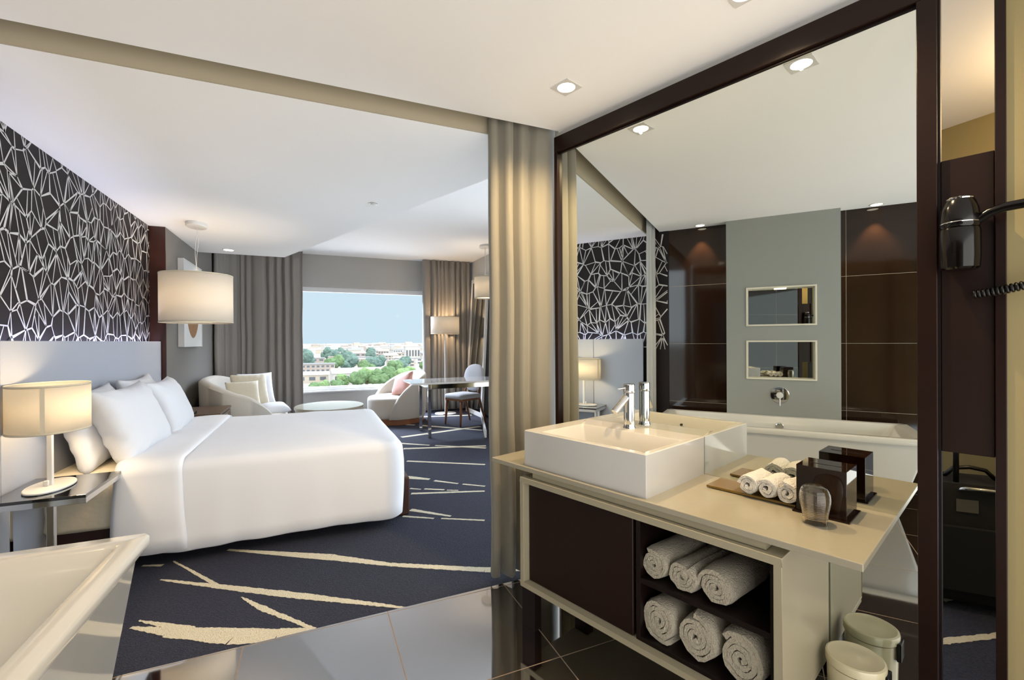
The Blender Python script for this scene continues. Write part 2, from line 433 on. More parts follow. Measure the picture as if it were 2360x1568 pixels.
# hair dryer board between two stiles
t = vthing('dryer_board', 'dark wood board carrying the hair dryer between two slim stiles', 'panel', .1, MIR, 0)
bm = B(); lbox(bm, -.004, .03, 0.0432-.1, .1565-.1, .955, 1.842); obj('board', bm, M_esp, t, bevel=.002)
bm = B(); lbox(bm, -.02, .09, .0195-.1, .0425-.1, 0, 2.468); obj('stile', bm, M_espfr, t, bevel=.002)
bm = B(); lbox(bm, -.004, .03, .157-.1, .163-.1, .02, 2.46); obj('jamb', bm, M_espd, t)

# counter slab
CT = .727
t = vthing('vanity_counter', 'cream stone counter slab running along the mirror', 'counter', 1.0, 1.68, 0)
bm = B(); lbox(bm, 1.437-1.68, MIR-.001-1.68, .263-1, 1.741-1, CT-.021, CT); obj('slab', bm, M_quartz, t, bevel=.0025)
bm = B(); lbox(bm, 1.452-1.68, MIR-.01-1.68, .497-1, 1.47-1, .681, CT-.0215); obj('riser', bm, M_lac, t)
# vanity cabinet
t = vthing('vanity_cabinet', 'white box vanity cabinet with a dark door and open towel shelves', 'cabinet', .985, 1.67, 0)
n0, n1, ma, mb = 1.43-1.67, MIR-.014-1.67, .448-.985, 1.532-.985
zb, zt, th = .178, .679, .023
bm = B()
lbox(bm, n0, n1, ma, mb, zb, zb+th); lbox(bm, n0, n1, ma, mb, zt-th, zt)
lbox(bm, n0, n1, ma, ma+th, zb+th, zt-th); lbox(bm, n0, n1, mb-th, mb, zb+th, zt-th)
obj('carcass', bm, M_lac, t, bevel=.002)
f = n0+.033; dm0 = .944-.985; dm1 = mb-th
bm = B(); lbox(bm, f, f+.02, dm0+.012, dm1-.002, zb+th+.001, zt-th-.016); obj('door', bm, M_esp, t, bevel=.006, seg=3)
bm = B()
sm0, sm1 = ma+th, dm0
lbox(bm, f, n1-.02, sm0, sm0+.018, zb+th, zt-th); lbox(bm, f, n1-.02, sm1-.018, sm1, zb+th, zt-th)
lbox(bm, f, n1-.02, sm0+.018, sm1-.018, zb+th, zb+th+.016); lbox(bm, f, n1-.02, sm0+.018, sm1-.018, zt-th-.016, zt-th)
lbox(bm, n1-.02, n1-.004, sm0, sm1, zb+th, zt-th); lbox(bm, f+.02, n1-.02, dm0+.012, dm1-.002, zt-th-.014, zt-th)
obj('shelf_box', bm, M_espd, t, bevel=.0015)
SHZ = .433
bm = B(); lbox(bm, f+.001, n1-.02, sm0+.018, sm1-.018, SHZ-.02, SHZ); obj('shelf', bm, M_espd, t, bevel=.0015)
for (q0, q1) in ((ma+.08, ma+.16), (mb-.085, mb-.005)):
    for (p0, p1) in ((n0+.005, n0+.05), (n1-.1, n1-.05)):
        bm = B(); lbox(bm, p0, p1, q0, q1, 0, zb); obj('leg', bm, M_espd, t, bevel=.002)

# basin
BZ = .160
t = vthing('basin', 'white rectangular countertop basin with a shallow bowl', 'basin', 1.22, 1.692, CT)
a, b_ = 1.462-1.692, MIR-.002-1.692; c_, d_ = .898-1.22, 1.535-1.22
bm = B()
def rr(x0, x1, y0, y1, r, z, n=4): return [(p[0], p[1], z) for p in rrect(x0, x1, y0, y1, r, n)]
loft(bm, [rr(a, b_, c_, d_, .004, 0), rr(a, b_, c_, d_, .004, BZ-.003), rr(a+.003, b_-.003, c_+.003, d_-.003, .004, BZ),
          rr(a+.026, b_-.135, c_+.026, d_-.085, .012, BZ), rr(a+.03, b_-.139, c_+.03, d_-.089, .012, BZ-.004),
          rr(a+.045, b_-.155, c_+.045, d_-.11, .02, BZ-.085), rr(a+.06, b_-.17, c_+.06, d_-.125, .02, BZ-.092)])
obj('bowl', bm, M_cer, t, auto=40)
bm = B(); lathe(bm, [(.022, BZ-.0915), (.022, BZ-.088), (.018, BZ-.086), (.004, BZ-.0865)], 24, cx=-.06, cy=-.03); obj('drain', bm, M_chr, t, auto=40)
bm = B(); tube(bm, [(-.196, 0, BZ-.045), (-.183, 0, BZ-.045)], .006, 12); obj('overflow_hole', bm, M_blk, t)
# faucet
t = vthing('faucet', 'tall chrome single lever mixer tap standing on the basin rim', 'faucet', 1.228, 1.855, CT+BZ)
bm = B(); lathe(bm, [(.029, 0), (.029, .004), (.0265, .008), (.0255, .02), (.0255, .165)], 32); obj('body', bm, M_chr, t, auto=40)
bm = B(); lathe(bm, [(.0262, .167), (.027, .170), (.027, .203), (.0245, .208), (.0, .209)], 32, cap1=False); obj('handle_cap', bm, M_chr, t, auto=40)
bm = B(); tube(bm, [(-.018, .004, .145), (-.05, .012, .115), (-.085, .022, .080)], [.017, .0165, .0165], 20); obj('spout', bm, M_chr, t, auto=50)
bm = B(); tube(bm, [(-.02, .004, .190), (-.05, .012, .188), (-.066, .016, .187)], [.0045, .0042, .005], 12); obj('lever', bm, M_chr, t, auto=50)

# towels: a rolled strip of terry with a visible spiral end
def towel_bm(rad, length, turns, seed, squash=1., flap=0.):
    rnd = random.Random(seed); bm = B()
    p = (rad-.006)/turns; n = int(turns*18); ph = rnd.uniform(0, 6.28)
    outer = []; inner = []
    for i in range(n+1):
        th_ = 2*math.pi*turns*i/n; r = .006+p*turns*i/n
        w = 1+.10*noise.noise((math.cos(th_)*1.4, math.sin(th_)*1.4, seed*3.1+i*.02))+.035*noise.noise((math.cos(th_)*4, math.sin(th_)*4, seed+i*.05))
        for lst, dr in ((outer, p*.46), (inner, -p*.42)):
            rr_ = max(.001, (r+dr)*w)
            lst.append((rr_*math.cos(th_+ph), rr_*math.sin(th_+ph)*squash))
    if flap:
        th_ = 2*math.pi*turns+ph; r = outer[-1]; q = inner[-1]
        tx, ty = -math.sin(th_), math.cos(th_)
        outer.append((r[0]+tx*flap, r[1]+ty*flap)); inner.append((q[0]+tx*flap, q[1]+ty*flap))
    prof = outer+inner[::-1]; k = len(outer); m_ = len(prof)
    nl = 9; rings = []
    for j in range(nl+1):
        u = j/nl; y = (u-.5)*length; pull = .0
        e = min(u, 1-u)*length
        sc = 1-.06*max(0, 1-e/.01)
        rings.append([(x*sc+.0045*noise.noise((x*60, z*60, y*14+seed)), y+.004*noise.noise((x*40, z*40, seed)), z*sc+.0045*noise.noise((x*60, z*60, y*14+seed+9))) for x, z in prof])
    vs = [[bm.verts.new(q) for q in r] for r in rings]
    for A, C_ in zip(vs, vs[1:]):
        for i in range(m_):
            bm.faces.new((A[i], A[(i+1) % m_], C_[(i+1) % m_], C_[i]))
    for v in (vs[0], vs[-1]):
        for i in range(k-1):
            bm.faces.new((v[i], v[i+1], v[m_-2-i], v[m_-1-i]))
    return bm
def towel(name, label, group, rad, length, turns, m, n, z, m_, seed, yaw, squash=1., flap=0.):
    bm = towel_bm(rad, length, turns, seed, squash, flap)
    o = obj(name, bm, m_, auto=60)
    w = W(m, n, z+rad*squash+.002)
    o.location = w; o.rotation_euler.z = MA-math.pi/2+yaw
    return tag(o, label, 'towel', group)
N0 = 1.4625
G = 'rolled towels in the vanity shelves'
for (m, r, s, lab, z, fl, sq) in (
    (.872, .052, 1, 'rolled cream towel nearest the dark door on the upper vanity shelf', SHZ, 0, 1.),
    (.764, .053, 2, 'middle rolled cream towel on the upper vanity shelf', SHZ, 0, .96),
    (.648, .058, 3, 'rolled towel with a loose flap at the open end of the upper shelf', SHZ, .035, .96),
    (.856, .066, 4, 'thick rolled towel nearest the dark door on the lower vanity shelf', zb+th+.016, 0, 1.12),
    (.718, .068, 5, 'middle thick rolled towel on the lower vanity shelf', zb+th+.016, .02, 1.14),
    (.573, .071, 6, 'fattest rolled towel at the corner of the lower vanity shelf', zb+th+.016, 0, 1.12)):
    L = .26
    towel('rolled_towel', lab, G, r, L, 3.2 if z > .4 else 3.6, m, N0+.02+L/2, z, M_ter, s, R(-6 if z > .4 else -4), sq, fl)
# amber tray and three hand towels
t = vthing('acrylic_tray', 'flat amber acrylic tray under the small towel rolls', 'tray', .645, 1.812, CT)
bm = B(); lbox(bm, -.064, .064, -.14, .166, .003, .011); obj('plate', bm, M_amb, t, bevel=.001)
for (pn, pm) in ((-.05, -.12), (-.05, .14), (.05, -.12), (.05, .14)):
    bm = B(); lathe(bm, [(.005, 0), (.005, .003)], 12, cx=pn, cy=pm); obj('foot', bm, M_amb, t)
for (m, s, lab) in ((.648, 11, 'small white hand towel roll in the middle of the amber tray, nearest the basin'), (.586, 12, 'small white hand towel roll lying between two others on the tray'), (.524, 13, 'small white hand towel roll against the tissue box')):
    towel('hand_towel', lab, 'hand towels on the amber tray', .0335, .135, 2.0, m, 1.802, CT+.011, M_terw, s, R(-5), 1.0, .008)
# tissue box
t = vthing('tissue_box', 'smoked brown acrylic tissue box cover beside the tumbler', 'tissue box', .4265, 1.79, CT)
H_ = .157
bm = B(); lbox(bm, -.076, .076, -.079, .079, 0, .006); obj('base_plate', bm, M_smk, t, bevel=.001)
bm = B()
o0 = rr(-.066, .066, -.0695, .0695, .0015, .006); o1 = rr(-.066, .066, -.0695, .0695, .0015, H_)
sl = [(.007*math.copysign(abs(math.cos(q))**1.0, math.cos(q)), .048*math.sin(q), H_) for q in [2*math.pi*k/20 for k in range(20)]]
k_ = rr(-.066, .066, -.0695, .0695, .0015, H_)
# outer shell with a slit in the lid, plus the dark box inside
loft(bm, [o0, o1], cap0=False, cap1=True)
obj('cover', bm, M_smk, t)
bm = B(); lbox(bm, -.061, .061, -.0645, .0645, .007, H_-.004); obj('carton', bm, M_smkd, t)
bm = B(); loft(bm, [[(p[0], p[1], H_+.0002) for p in sl], [(p[0]*.9, p[1]*.97, H_+.0012) for p in sl]]); obj('slot', bm, M_smkd, t)
# tumbler, upside down
t = vthing('tumbler', 'ribbed smoky glass tumbler turned upside down in front of the tissue box', 'glass', .423, 1.652, CT)
prof = [(.0315, 0), (.0322, .004), (.033, .012), (.0365, .035), (.041, .06), (.0428, .078), (.0415, .094), (.0375, .107), (.031, .1155), (.02, .120), (0.0005, .1215)]
ins = [(r-.0028 if r > .004 else .0005, z-(.003 if z > .09 else 0)) for r, z in prof]
def dens(pr, amp):
    out = []
    for (r0, z0), (r1, z1) in zip(pr, pr[1:]):
        n = max(2, int(math.hypot(r1-r0, z1-z0)/.0012))
        for k in range(n):
            u = k/n; z = z0+(z1-z0)*u
            out.append((r0+(r1-r0)*u+(amp*math.sin(z*2*math.pi/.0048) if .02 < z < .1 else 0), z))
    return out+[pr[-1]]
bm = B(); lathe(bm, [(r, z) for r, z in dens(prof, .00045)]+ins[::-1], 40, cap0=False, cap1=False)
# close the lip between outer and inner wall
vs = list(bm.verts); n_ = 40
for i in range(n_):
    bm.faces.new((vs[i], vs[(i+1) % n_], vs[len(vs)-n_+(i+1) % n_], vs[len(vs)-n_+i]))
obj('glass_body', bm, M_tum, t, smooth=True)

# pedal bin
t = vthing('pedal_bin', 'small round cream pedal bin on the dark tiles beside the vanity', 'bin', .352, 1.803, 0)
bm = B(); lathe(bm, [(.066, 0), (.068, .004), (.073, .05), (.077, .243), (.0765, .247)], 40); obj('body', bm, M_bin, t, auto=40)
bm = B(); lathe(bm, [(.0775, .251), (.0805, .2515), (.0815, .256), (.0812, .272), (.0795, .277), (.074, .2795), (.071, .2785), (.03, .283), (.0005, .284)], 40, cap1=False); obj('lid', bm, M_bin, t, auto=35)
bm = B(); tube(bm, [(.02, -.07, .02), (.02, -.095, .018), (.02, -.1, .016)], [.008, .008, .01], 10); obj('pedal', bm, M_chr, t)
bm = B(); lbox(bm, -.02, .03, -.088, -.074, .2, .262); obj('hinge', bm, M_blk, t, bevel=.003)

# hair dryer in its holder
t = vthing('hair_dryer', 'black wall hair dryer hanging in its holder on the dark board', 'hair dryer', .112, MIR-.004, 1.60)
bm = B(); lathe(bm, [(.038, -.10), (.043, -.095), (.045, -.06), (.0445, .012), (.043, .018)], 36, cx=-.052, sx=1.05); obj('holder', bm, M_blkg, t, auto=40)
bm = B(); lbox(bm, -.03, -.001, -.035, .035, -.085, .0); obj('holder_back', bm, M_blk, t, bevel=.006)
bm = B(); lathe(bm, [(.041, .020), (.0435, .024), (.0438, .04), (.041, .075), (.034, .098), (.031, .102)], 36, cx=-.052, sx=1.05); obj('body', bm, M_blkg, t, auto=40)
bm = B(); lathe(bm, [(.0312, .1025), (.0318, .106), (.029, .109), (.024, .107), (.0005, .104)], 36, cx=-.052, cap1=False); obj('air_inlet', bm, M_chr, t, auto=40)
bm = B(); lathe(bm, [(.0445, .033), (.0452, .0345), (.0445, .036)], 36, cx=-.052, sx=1.05, cap0=False, cap1=False); obj('trim_ring', bm, M_chr, t, auto=40)
bm = B(); tube(bm, [(-.06, -.035, .035), (-.066, -.06, .052), (-.07, -.09, .060), (-.074, -.135, .062), (-.078, -.2, .058), (-.08, -.26, .05)], [.012, .0125, .0125, .013, .0135, .013], 16); obj('handle', bm, M_blkg, t, auto=50)
pts = []
for k in range(420):
    u = k/420; a_ = 2*math.pi*24*u
    base = Vector((-.03-.05*u, -.025-.22*u, -.172+.055*u**1.6))
    pts.append(base+Vector((.010*math.cos(a_), .0, .010*math.sin(a_))))
bm = B(); tube(bm, pts, .0036, 8); obj('coiled_cord', bm, M_blk, t, smooth=True)

# ------------------------------------------------------------------ bathtub and its wall
t = thing('bathtub', 'white freestanding bathtub with tapering sides by the grey niche wall', 'bathtub', (-.96, 1.18, 0))
X0, X1, Y0, Y1 = -1.345+.96, -.572+.96, .205-1.18, 2.147-1.18
bm = B()
def rt(dx, dy, r, z, n=5): return [(p[0], p[1], z) for p in rrect(X0+dx*.4, X1-dx, Y0+dy, Y1-dy, r, n)]
def ri(d, dy, r, z, n=5): return [(p[0], p[1], z) for p in rrect(X0+d, X1-d, Y0+dy, Y1-dy, r, n)]
loft(bm, [rt(.085, .19, .02, 0.001), rt(.082, .185, .02, .012), rt(.028, .032, .02, .532), rt(.026, .03, .02, .536), rt(.003, .003, .022, .537), rt(0, 0, .022, .542), rt(0, 0, .022, .572), rt(.006, .006, .024, .58),
          ri(.068, .085, .03, .580), ri(.078, .097, .034, .574), ri(.095, .14, .05, .50), ri(.14, .28, .08, .22), ri(.17, .33, .1, .15), ri(.24, .42, .08, .135)])
obj('shell', bm, M_acr, t, auto=50)
bm = B(); tube(bm, [(X0+.09, -.045, .50), (X0+.115, -.045, .50), (X0+.118, -.045, .50)], [.034, .034, .03], 24); obj('overflow_knob', bm, M_chr, t, auto=40)
bm = B(); lathe(bm, [(.03, .136), (.03, .14), (.005, .141)], 24); obj('drain', bm, M_chr, t, auto=40)
t = thing('bath_mixer', 'round chrome bath mixer plate with a small lever on the grey niche wall', 'tap', (-1.35, 1.13, .777))
def xl(bm, prof, **kw):      # lathe around the x axis
    n = len(bm.verts); lathe(bm, prof, **kw); bm.verts.ensure_lookup_table()
    for v in bm.verts[n:]: v.co = Vector((v.co.z, v.co.x, v.co.y))
bm = B(); xl(bm, [(.078, 0), (.08, .004), (.074, .010), (.05, .012), (.0005, .0125)], seg=40, cap1=False); obj('plate', bm, M_chr, t, auto=40)
bm = B(); xl(bm, [(.028, .0127), (.028, .05), (.025, .054), (.0005, .055)], seg=32, cap1=False); obj('knob', bm, M_whm, t, auto=40)
bm = B(); tube(bm, [(.045, 0, -.02), (.046, 0, -.1)], .005, 10); obj('lever', bm, M_chr, t)
for (z0, z1, lab) in ((1.43, 1.80, 'upper of the two mirrored wall niches above the bathtub'), (.92, 1.29, 'lower of the two mirrored wall niches above the bathtub')):
    t = thing('mirrored_niche', lab, 'niche', (-1.35, 1.121, z0), 0, 'mirrored niches in the grey bath wall')
    h = z1-z0; w = .287; bm = B()
    for (u0, u1, v0, v1) in ((-w, -w+.014, 0, h), (w-.014, w, 0, h), (-w+.014, w-.014, 0, .014), (-w+.014, w-.014, h-.014, h)):
        box(bm, -.10, .012, u0+.0, u1, v0, v1)
    obj('liner', bm, mat('niche_liner', '#d6d0bd', .4, var=(5, .03)), t, bevel=.0015)
    bm = B(); box(bm, -.082, -.076, -w+.014, w-.014, .014, h-.014); obj('back_mirror', bm, M_mir, t)
    if z0 > 1.4:
        bm = B(); box(bm, -.05, -.02, -.05, .05, h-.018, h-.014); obj('niche_light', bm, M_bulbc, t)

# downlights
def square_downlight(m_, lab, p, power, rot=MA, seen=True):
    t = thing('square_downlight', lab, 'light', p, rot, 'square downlights in the bath ceiling')
    bm = B(); c8 = [(.05, .05), (-.05, .05), (-.05, -.05), (.05, -.05)]
    n = 32
    sq = []
    for k in range(n):
        a_ = 2*math.pi*k/n+math.pi/4; s_ = .052/max(abs(math.cos(a_)), abs(math.sin(a_)))
        sq.append((s_*math.cos(a_), s_*math.sin(a_)))
    cr = lambda r, z: [(r*math.cos(2*math.pi*k/n+math.pi/4), r*math.sin(2*math.pi*k/n+math.pi/4), z) for k in range(n)]
    loft(bm, [[(x, y, 0) for x, y in sq], [(x, y, -.004) for x, y in sq], cr(.041, -.004), cr(.040, -.001)], cap0=False, cap1=False)
    obj('trim_plate', bm, M_whm, t, auto=40)
    bm = B(); lathe(bm, [(.0395, -.0005), (.036, -.0035), (.0005, -.0036)], 32, cap0=False, cap1=False); obj('lens', bm, M_bulb, t)
    light('downlight_lamp', 'SPOT', t, (0, 0, -.02), power, '#ffdca6', spot_size=R(150), spot_blend=.9, shadow_soft_size=.008)
    return t
P_BATH = 80
square_downlight(0, 'square recessed downlight nearest the greige curtain', (1.077, 1.836, 2.47), P_BATH)
square_downlight(0, 'square recessed downlight cut by the top of the photo', (1.338, 1.10, 2.47), P_BATH)
def round_downlight(lab, p, power, r=.042, group=None, aim=0., col='#ffe2b8', size=70):
    t = thing('round_downlight', lab, 'light', p, 0, group)
    bm = B(); lathe(bm, [(r+.012, 0), (r+.012, -.003), (r+.003, -.005), (r, -.002)], 28, cap0=False, cap1=False); obj('trim_ring', bm, M_whm, t, auto=40)
    bm = B(); lathe(bm, [(r, -.001), (r-.004, -.0035), (.0005, -.0036)], 28, cap0=False, cap1=False); obj('lens', bm, M_bulb, t)
    light('downlight_lamp', 'SPOT', t, (0, 0, -.02), power, col, spot_size=R(size), spot_blend=.6, shadow_soft_size=.008, rot=(0, aim, 0))
    return t
GB = 'round downlights above the bathtub'
round_downlight('small round downlight over the tap end of the tub, by the grey curtain', (-1.385, 1.825, 2.47), 55, group=GB)
round_downlight('small round downlight over the far tub end, away from the curtain', (-1.385, .396, 2.47), 55, group=GB)
round_downlight('small round downlight in the bedroom ceiling by the taupe window curtain', (-.95, 6.55, 2.44), 16, r=.055, col='#fff0d8', size=120)
t = thing('ceiling_sensor', 'small white round sensor disc alone on the bedroom ceiling', 'detector', (.462, 3.912, 2.44))
bm = B(); lathe(bm, [(.032, 0), (.032, -.004), (.026, -.006)], 28, cap0=False, cap1=False); obj('rim', bm, M_chr, t, auto=40)
bm = B(); lathe(bm, [(.027, -.003), (.027, -.009), (.02, -.012), (.0005, -.0125)], 28, cap1=False); obj('disc', bm, M_whm, t, auto=40)

# ------------------------------------------------------------------ curtains
def curtain(name, path, z0, z1, amp, lam, seed, m_, label, closed=False, top_gather=.75):
    rnd = random.Random(seed)
    P = [Vector((p[0], p[1])) for p in path]
    # resample
    seg = []
    for a, b in zip(P, P[1:]): seg.append((b-a).length)
    L = sum(seg); ds = .011; n = int(L/ds)
    def at(s):
        for (a, b), l in zip(zip(P, P[1:]), seg):
            if s <= l: return a+(b-a)*(s/l), (b-a).normalized()
            s -= l
        return P[-1], (P[-1]-P[-2]).normalized()
    ph = 0; cols = []
    for i in range(n+1):
        s = L*i/n
        p, d = at(s); nr = Vector((-d.y, d.x))
        ph += 2*math.pi*ds/lam*(1+1.1*noise.noise((s*6.3, seed*1.7, .4)))
        cols.append((p, d, nr, ph, s))
    nz = 16; bm = B(); rows = []
    for j in range(nz+1):
        u = j/nz; z = z0+(z1-z0)*u; row = []
        for (p, d, nr, ph_, s) in cols:
            a = amp*(.75+.9*noise.noise((s*5.1, seed*2.3, .2)))*(1-(1-top_gather)*u)
            w = ph_+.5*noise.noise((s*3, z*.9, seed))
            off = -a*(2.0*abs(math.sin(w/2))**.7-1.2)+.15*a*math.sin(2*w+.7)
            sl = .35*a*math.cos(w)*noise.noise((s*2.7, seed+5, 1))+.012*noise.noise((s*2, z*1.6, seed+3))
            q = p+nr*off+d*sl
            row.append(bm.verts.new((q.x, q.y, z)))
        rows.append(row)
    for a, b in zip(rows, rows[1:]):
        for i in range(len(a)-1): bm.faces.new((a[i], a[i+1], b[i+1], b[i]))
    o = obj(name, bm, m_, smooth=True, solid=.003)
    tag(o, label, 'curtain')
    return o
curtain('curtain', [(-1.29, 7.72), (-1.24, 8.05), (-1.05, 8.26), (-.16, 8.28)], .015, 2.79, .055, .115, 3, M_cur, 'taupe curtain behind the round sofa, on the sofa side of the window')
curtain('curtain', [(1.83, 8.30), (2.72, 8.27)], .04, 2.79, .055, .105, 5, M_cur, 'taupe curtain behind the floor lamp, beside the leaning mirror')
curtain('curtain', [(.875, 2.33), (.93, 2.295), (1.16, 2.315), (1.235, 2.30), (1.275, 2.285)], .03, 2.655, .08, .125, 8, M_curb, 'greige curtain gathered at the end of the vanity mirror')
curtain('curtain', [(-1.43, 2.30), (-1.36, 2.29), (-1.21, 2.31), (-1.155, 2.30)], .03, 2.655, .045, .09, 11, M_curg, 'grey curtain at the end of the tub, seen in the mirror')

# ------------------------------------------------------------------ bed
HX = -1.365
t = thing('headboard', 'tall pale upholstered headboard running below the wallpaper', 'headboard', (HX, 3.9, 0))
for (ya, yb) in ((2.40, 2.957), (2.961, 5.46)):
    bm = B(); box(bm, -.022, 0, ya-3.9, yb-3.9, 0.0, 1.315); obj('panel', bm, mat('headboard_leather', '#a0a4ae', .55, bump=(220, .1, .001), var=(3, .03)), t, bevel=.003)
bm = B(); box(bm, -.058, -.024, 2.46-3.9, 5.40-3.9, 1.235, 1.243); obj('led_strip', bm, M_led, t)
bm = B(); box(bm, -.06, -.022, 2.45-3.9, 5.41-3.9, 0.0, 1.234); obj('backing', bm, M_whm, t)
light('cove_lamp', 'AREA', t, (-.04, 3.93-3.9, 1.248), 9, '#cfd3ff', shape='RECTANGLE', size=.03, size_y=2.9, rot=(math.pi, 0, 0))

t = thing('bed', 'big double bed made up with a white duvet', 'bed', (-.37, 4.15, 0))
def L(x, y): return x+.37, y-4.15
bm = B(); box(bm, -1.36+.37, .60+.37, 3.42-4.15, 4.90-4.15, .07, .26); obj('base', bm, mat('bed_base_wood', '#3b2117', .4, bump=(30, .1, .002), var=(9, .2)), t, bevel=.01)
bm = B(); box(bm, .56+.37, .655+.37, 3.46-4.15, 4.80-4.15, .0, .285); obj('foot_board', bm, mat('bed_base_wood', '#3b2117'), t, bevel=.012)
for (x, y) in ((-1.25, 3.5), (-1.25, 4.8), (.45, 3.5), (.45, 4.8)):
    bm = B(); box(bm, x+.37-.03, x+.37+.03, y-4.15-.03, y-4.15+.03, 0, .072); obj('leg', bm, M_espd, t)
# mattress with its fitted sheet
bm = B(); rings = []
def mring(ins, z, wob):
    out = []
    for k, (x, y) in enumerate(rrect(-1.36+.37+ins, .55+.37-ins, 3.325-4.15+ins, 5.0-4.15-ins, max(.02, .08-ins), 6)):
        out.append((x, y+.012*wob*noise.noise((x*5, z*9, 2)), z+.012*wob*noise.noise((x*3, y*3, z*3))))
    return out
def densify(pts, step):
    out = []
    for a, b in zip(pts, pts[1:]+pts[:1]):
        d = math.hypot(b[0]-a[0], b[1]-a[1]); n = max(1, int(d/step))
        for k in range(n): out.append((a[0]+(b[0]-a[0])*k/n, a[1]+(b[1]-a[1])*k/n))
    return out
base_pts = densify(rrect(-1.38+.37, .55+.37, 3.31-4.15, 5.0-4.15, .03, 3), .06)
def shape_ring(sc, z, wob):
    cx, cy = (-1.36+.55)/2+.37, 0.0125
    out = []
    for x, y in base_pts:
        d = Vector((x-cx, y-cy)); k = 1-sc/ max(.1, d.length)
        x2, y2 = cx+d.x*k, cy+d.y*k
        w = wob*noise.noise((x2*4+z*5, y2*2, z*7))
        out.append((x2, y2+.02*w, z+.008*w))
    return out
loft(bm, [shape_ring(.02, .235, .6), shape_ring(.0, .26, .7), shape_ring(.01, .33, 1), shape_ring(0, .42, 1), shape_ring(-.005, .50, .6), shape_ring(.01, .545, .3), shape_ring(.04, .565, 0), shape_ring(.3, .568, 0)])
obj('mattress', bm, M_fit, t, smooth=True)
# duvet: rounded skirt with soft top edges
def duvet_shell(xa, xb, ya, yb, ztop, zbot, r, step, seed, puff, head_open=True):
    pts = densify(rrect(xa, xb, ya, yb, r, 8), step)
    cx, cy = (xa+xb)/2, (ya+yb)/2; rings = []
    def ring(off, z, rip, zr=0.):
        out = []
        for x, y in pts:
            # inward offset of a rounded rectangle
            dx = min(x-xa, xb-x); dy = min(y-ya, yb-y)
            nx = (-1 if x < cx else 1)*max(0, 1-dx/r) if dx < r else 0
            ny = (-1 if y < cy else 1)*max(0, 1-dy/r) if dy < r else 0
            l = math.hypot(nx, ny) or 1; nx /= l; ny /= l
            w = noise.noise((x*2.2, y*2.2, seed+z*1.5)); w2 = noise.noise((x*7, y*7, seed+3))
            o = off+rip*(.020*w+.008*w2)+(.0 if zr else 0)
            out.append((x-nx*o, y-ny*o, z+zr*(.010*noise.noise((x*2.5, y*2.5, seed+7))+.004*w2)))
        return out
    rings = [ring(.012, zbot, .9, 1.5), ring(-.004, zbot+.012, 1., 1.5)]
    n = 6
    for k in range(1, n): rings.append(ring(-.004-.004*math.sin(math.pi*k/n), zbot+.012+(ztop-.09-zbot)*k/n, 1-.6*k/n, 0))
    for k in range(7):
        a_ = math.pi/2*k/6
        rings.append(ring(.07*(1-math.cos(a_)), ztop-.07+.07*math.sin(a_), .3, .5))
    for d, z in ((.095, .004), (.122, .006)):
        rings.append(ring(d, ztop+z*puff, .1, .8))
    return rings
bm = B(); rg = duvet_shell(-1.02+.37, .590+.37, 3.262-4.15, 5.065-4.15, .600, .065, .125, .03, 2, 1.)
loft(bm, rg, cap0=False, cap1=True); obj('duvet', bm, M_duv, t, smooth=True)
# the folded-back top band lies over the duvet and hangs down the side
def band(xa, xb, ya, yb, z, zb_, th_):
    bm = B(); prof = []
    def path(off):
        p = [(ya-off-.006, zb_)]
        for k in range(6): p.append((ya-off-.004*math.sin(k), zb_+(z-.07-zb_)*(k+1)/6))
        for k in range(1, 7):
            a_ = math.pi/2*k/6; p.append((ya+.07-(.07+off)*math.cos(a_), z-.07+(.07+off)*math.sin(a_)))
        m_ = 14
        for k in range(1, m_): p.append((ya+.07+(yb-ya-.14)*k/m_, z+off))
        for k in range(7):
            a_ = math.pi/2*k/6; p.append((yb-.07+(.07+off)*math.sin(a_), z-.07+(.07+off)*math.cos(a_)))
        for k in range(1, 7): p.append((yb+off, z-.07-(z-.07-zb_)*k/6))
        return p
    o = path(th_); i_ = path(.004); n = len(o); nx = 14; R_ = []
    for k in range(nx+1):
        u = k/nx; e = math.sin(math.pi*min(1, max(0, u)))**.35 if 0 < u < 1 else 0
        row = []
        for (yo, zo), (yi, zi) in zip(o, i_):
            yy, zz = yi+(yo-yi)*e, zi+(zo-zi)*e
            hang = max(0, (z-.07-zz))/(z-.07-zb_)
            x = xa+(xb-xa)*u+(.045*hang*(u-.5) if yy < (ya+yb)/2 else 0)
            w = noise.noise((x*6, yy*3, zz*4)); row.append((x+.004*w, yy+.006*w*hang, zz+.004*w))
        R_.append(row)
    vs = [[bm.verts.new(p) for p in r] for r in R_]
    for a_, b2 in zip(vs, vs[1:]):
        for q in range(n-1): bm.faces.new((a_[q], a_[q+1], b2[q+1], b2[q]))
    return bm
obj('turned_down_band', band(-1.035+.37, -.715+.37, 3.252-4.15, 5.075-4.15, .606, .085, .02), M_duv, t, smooth=True, solid=.004)

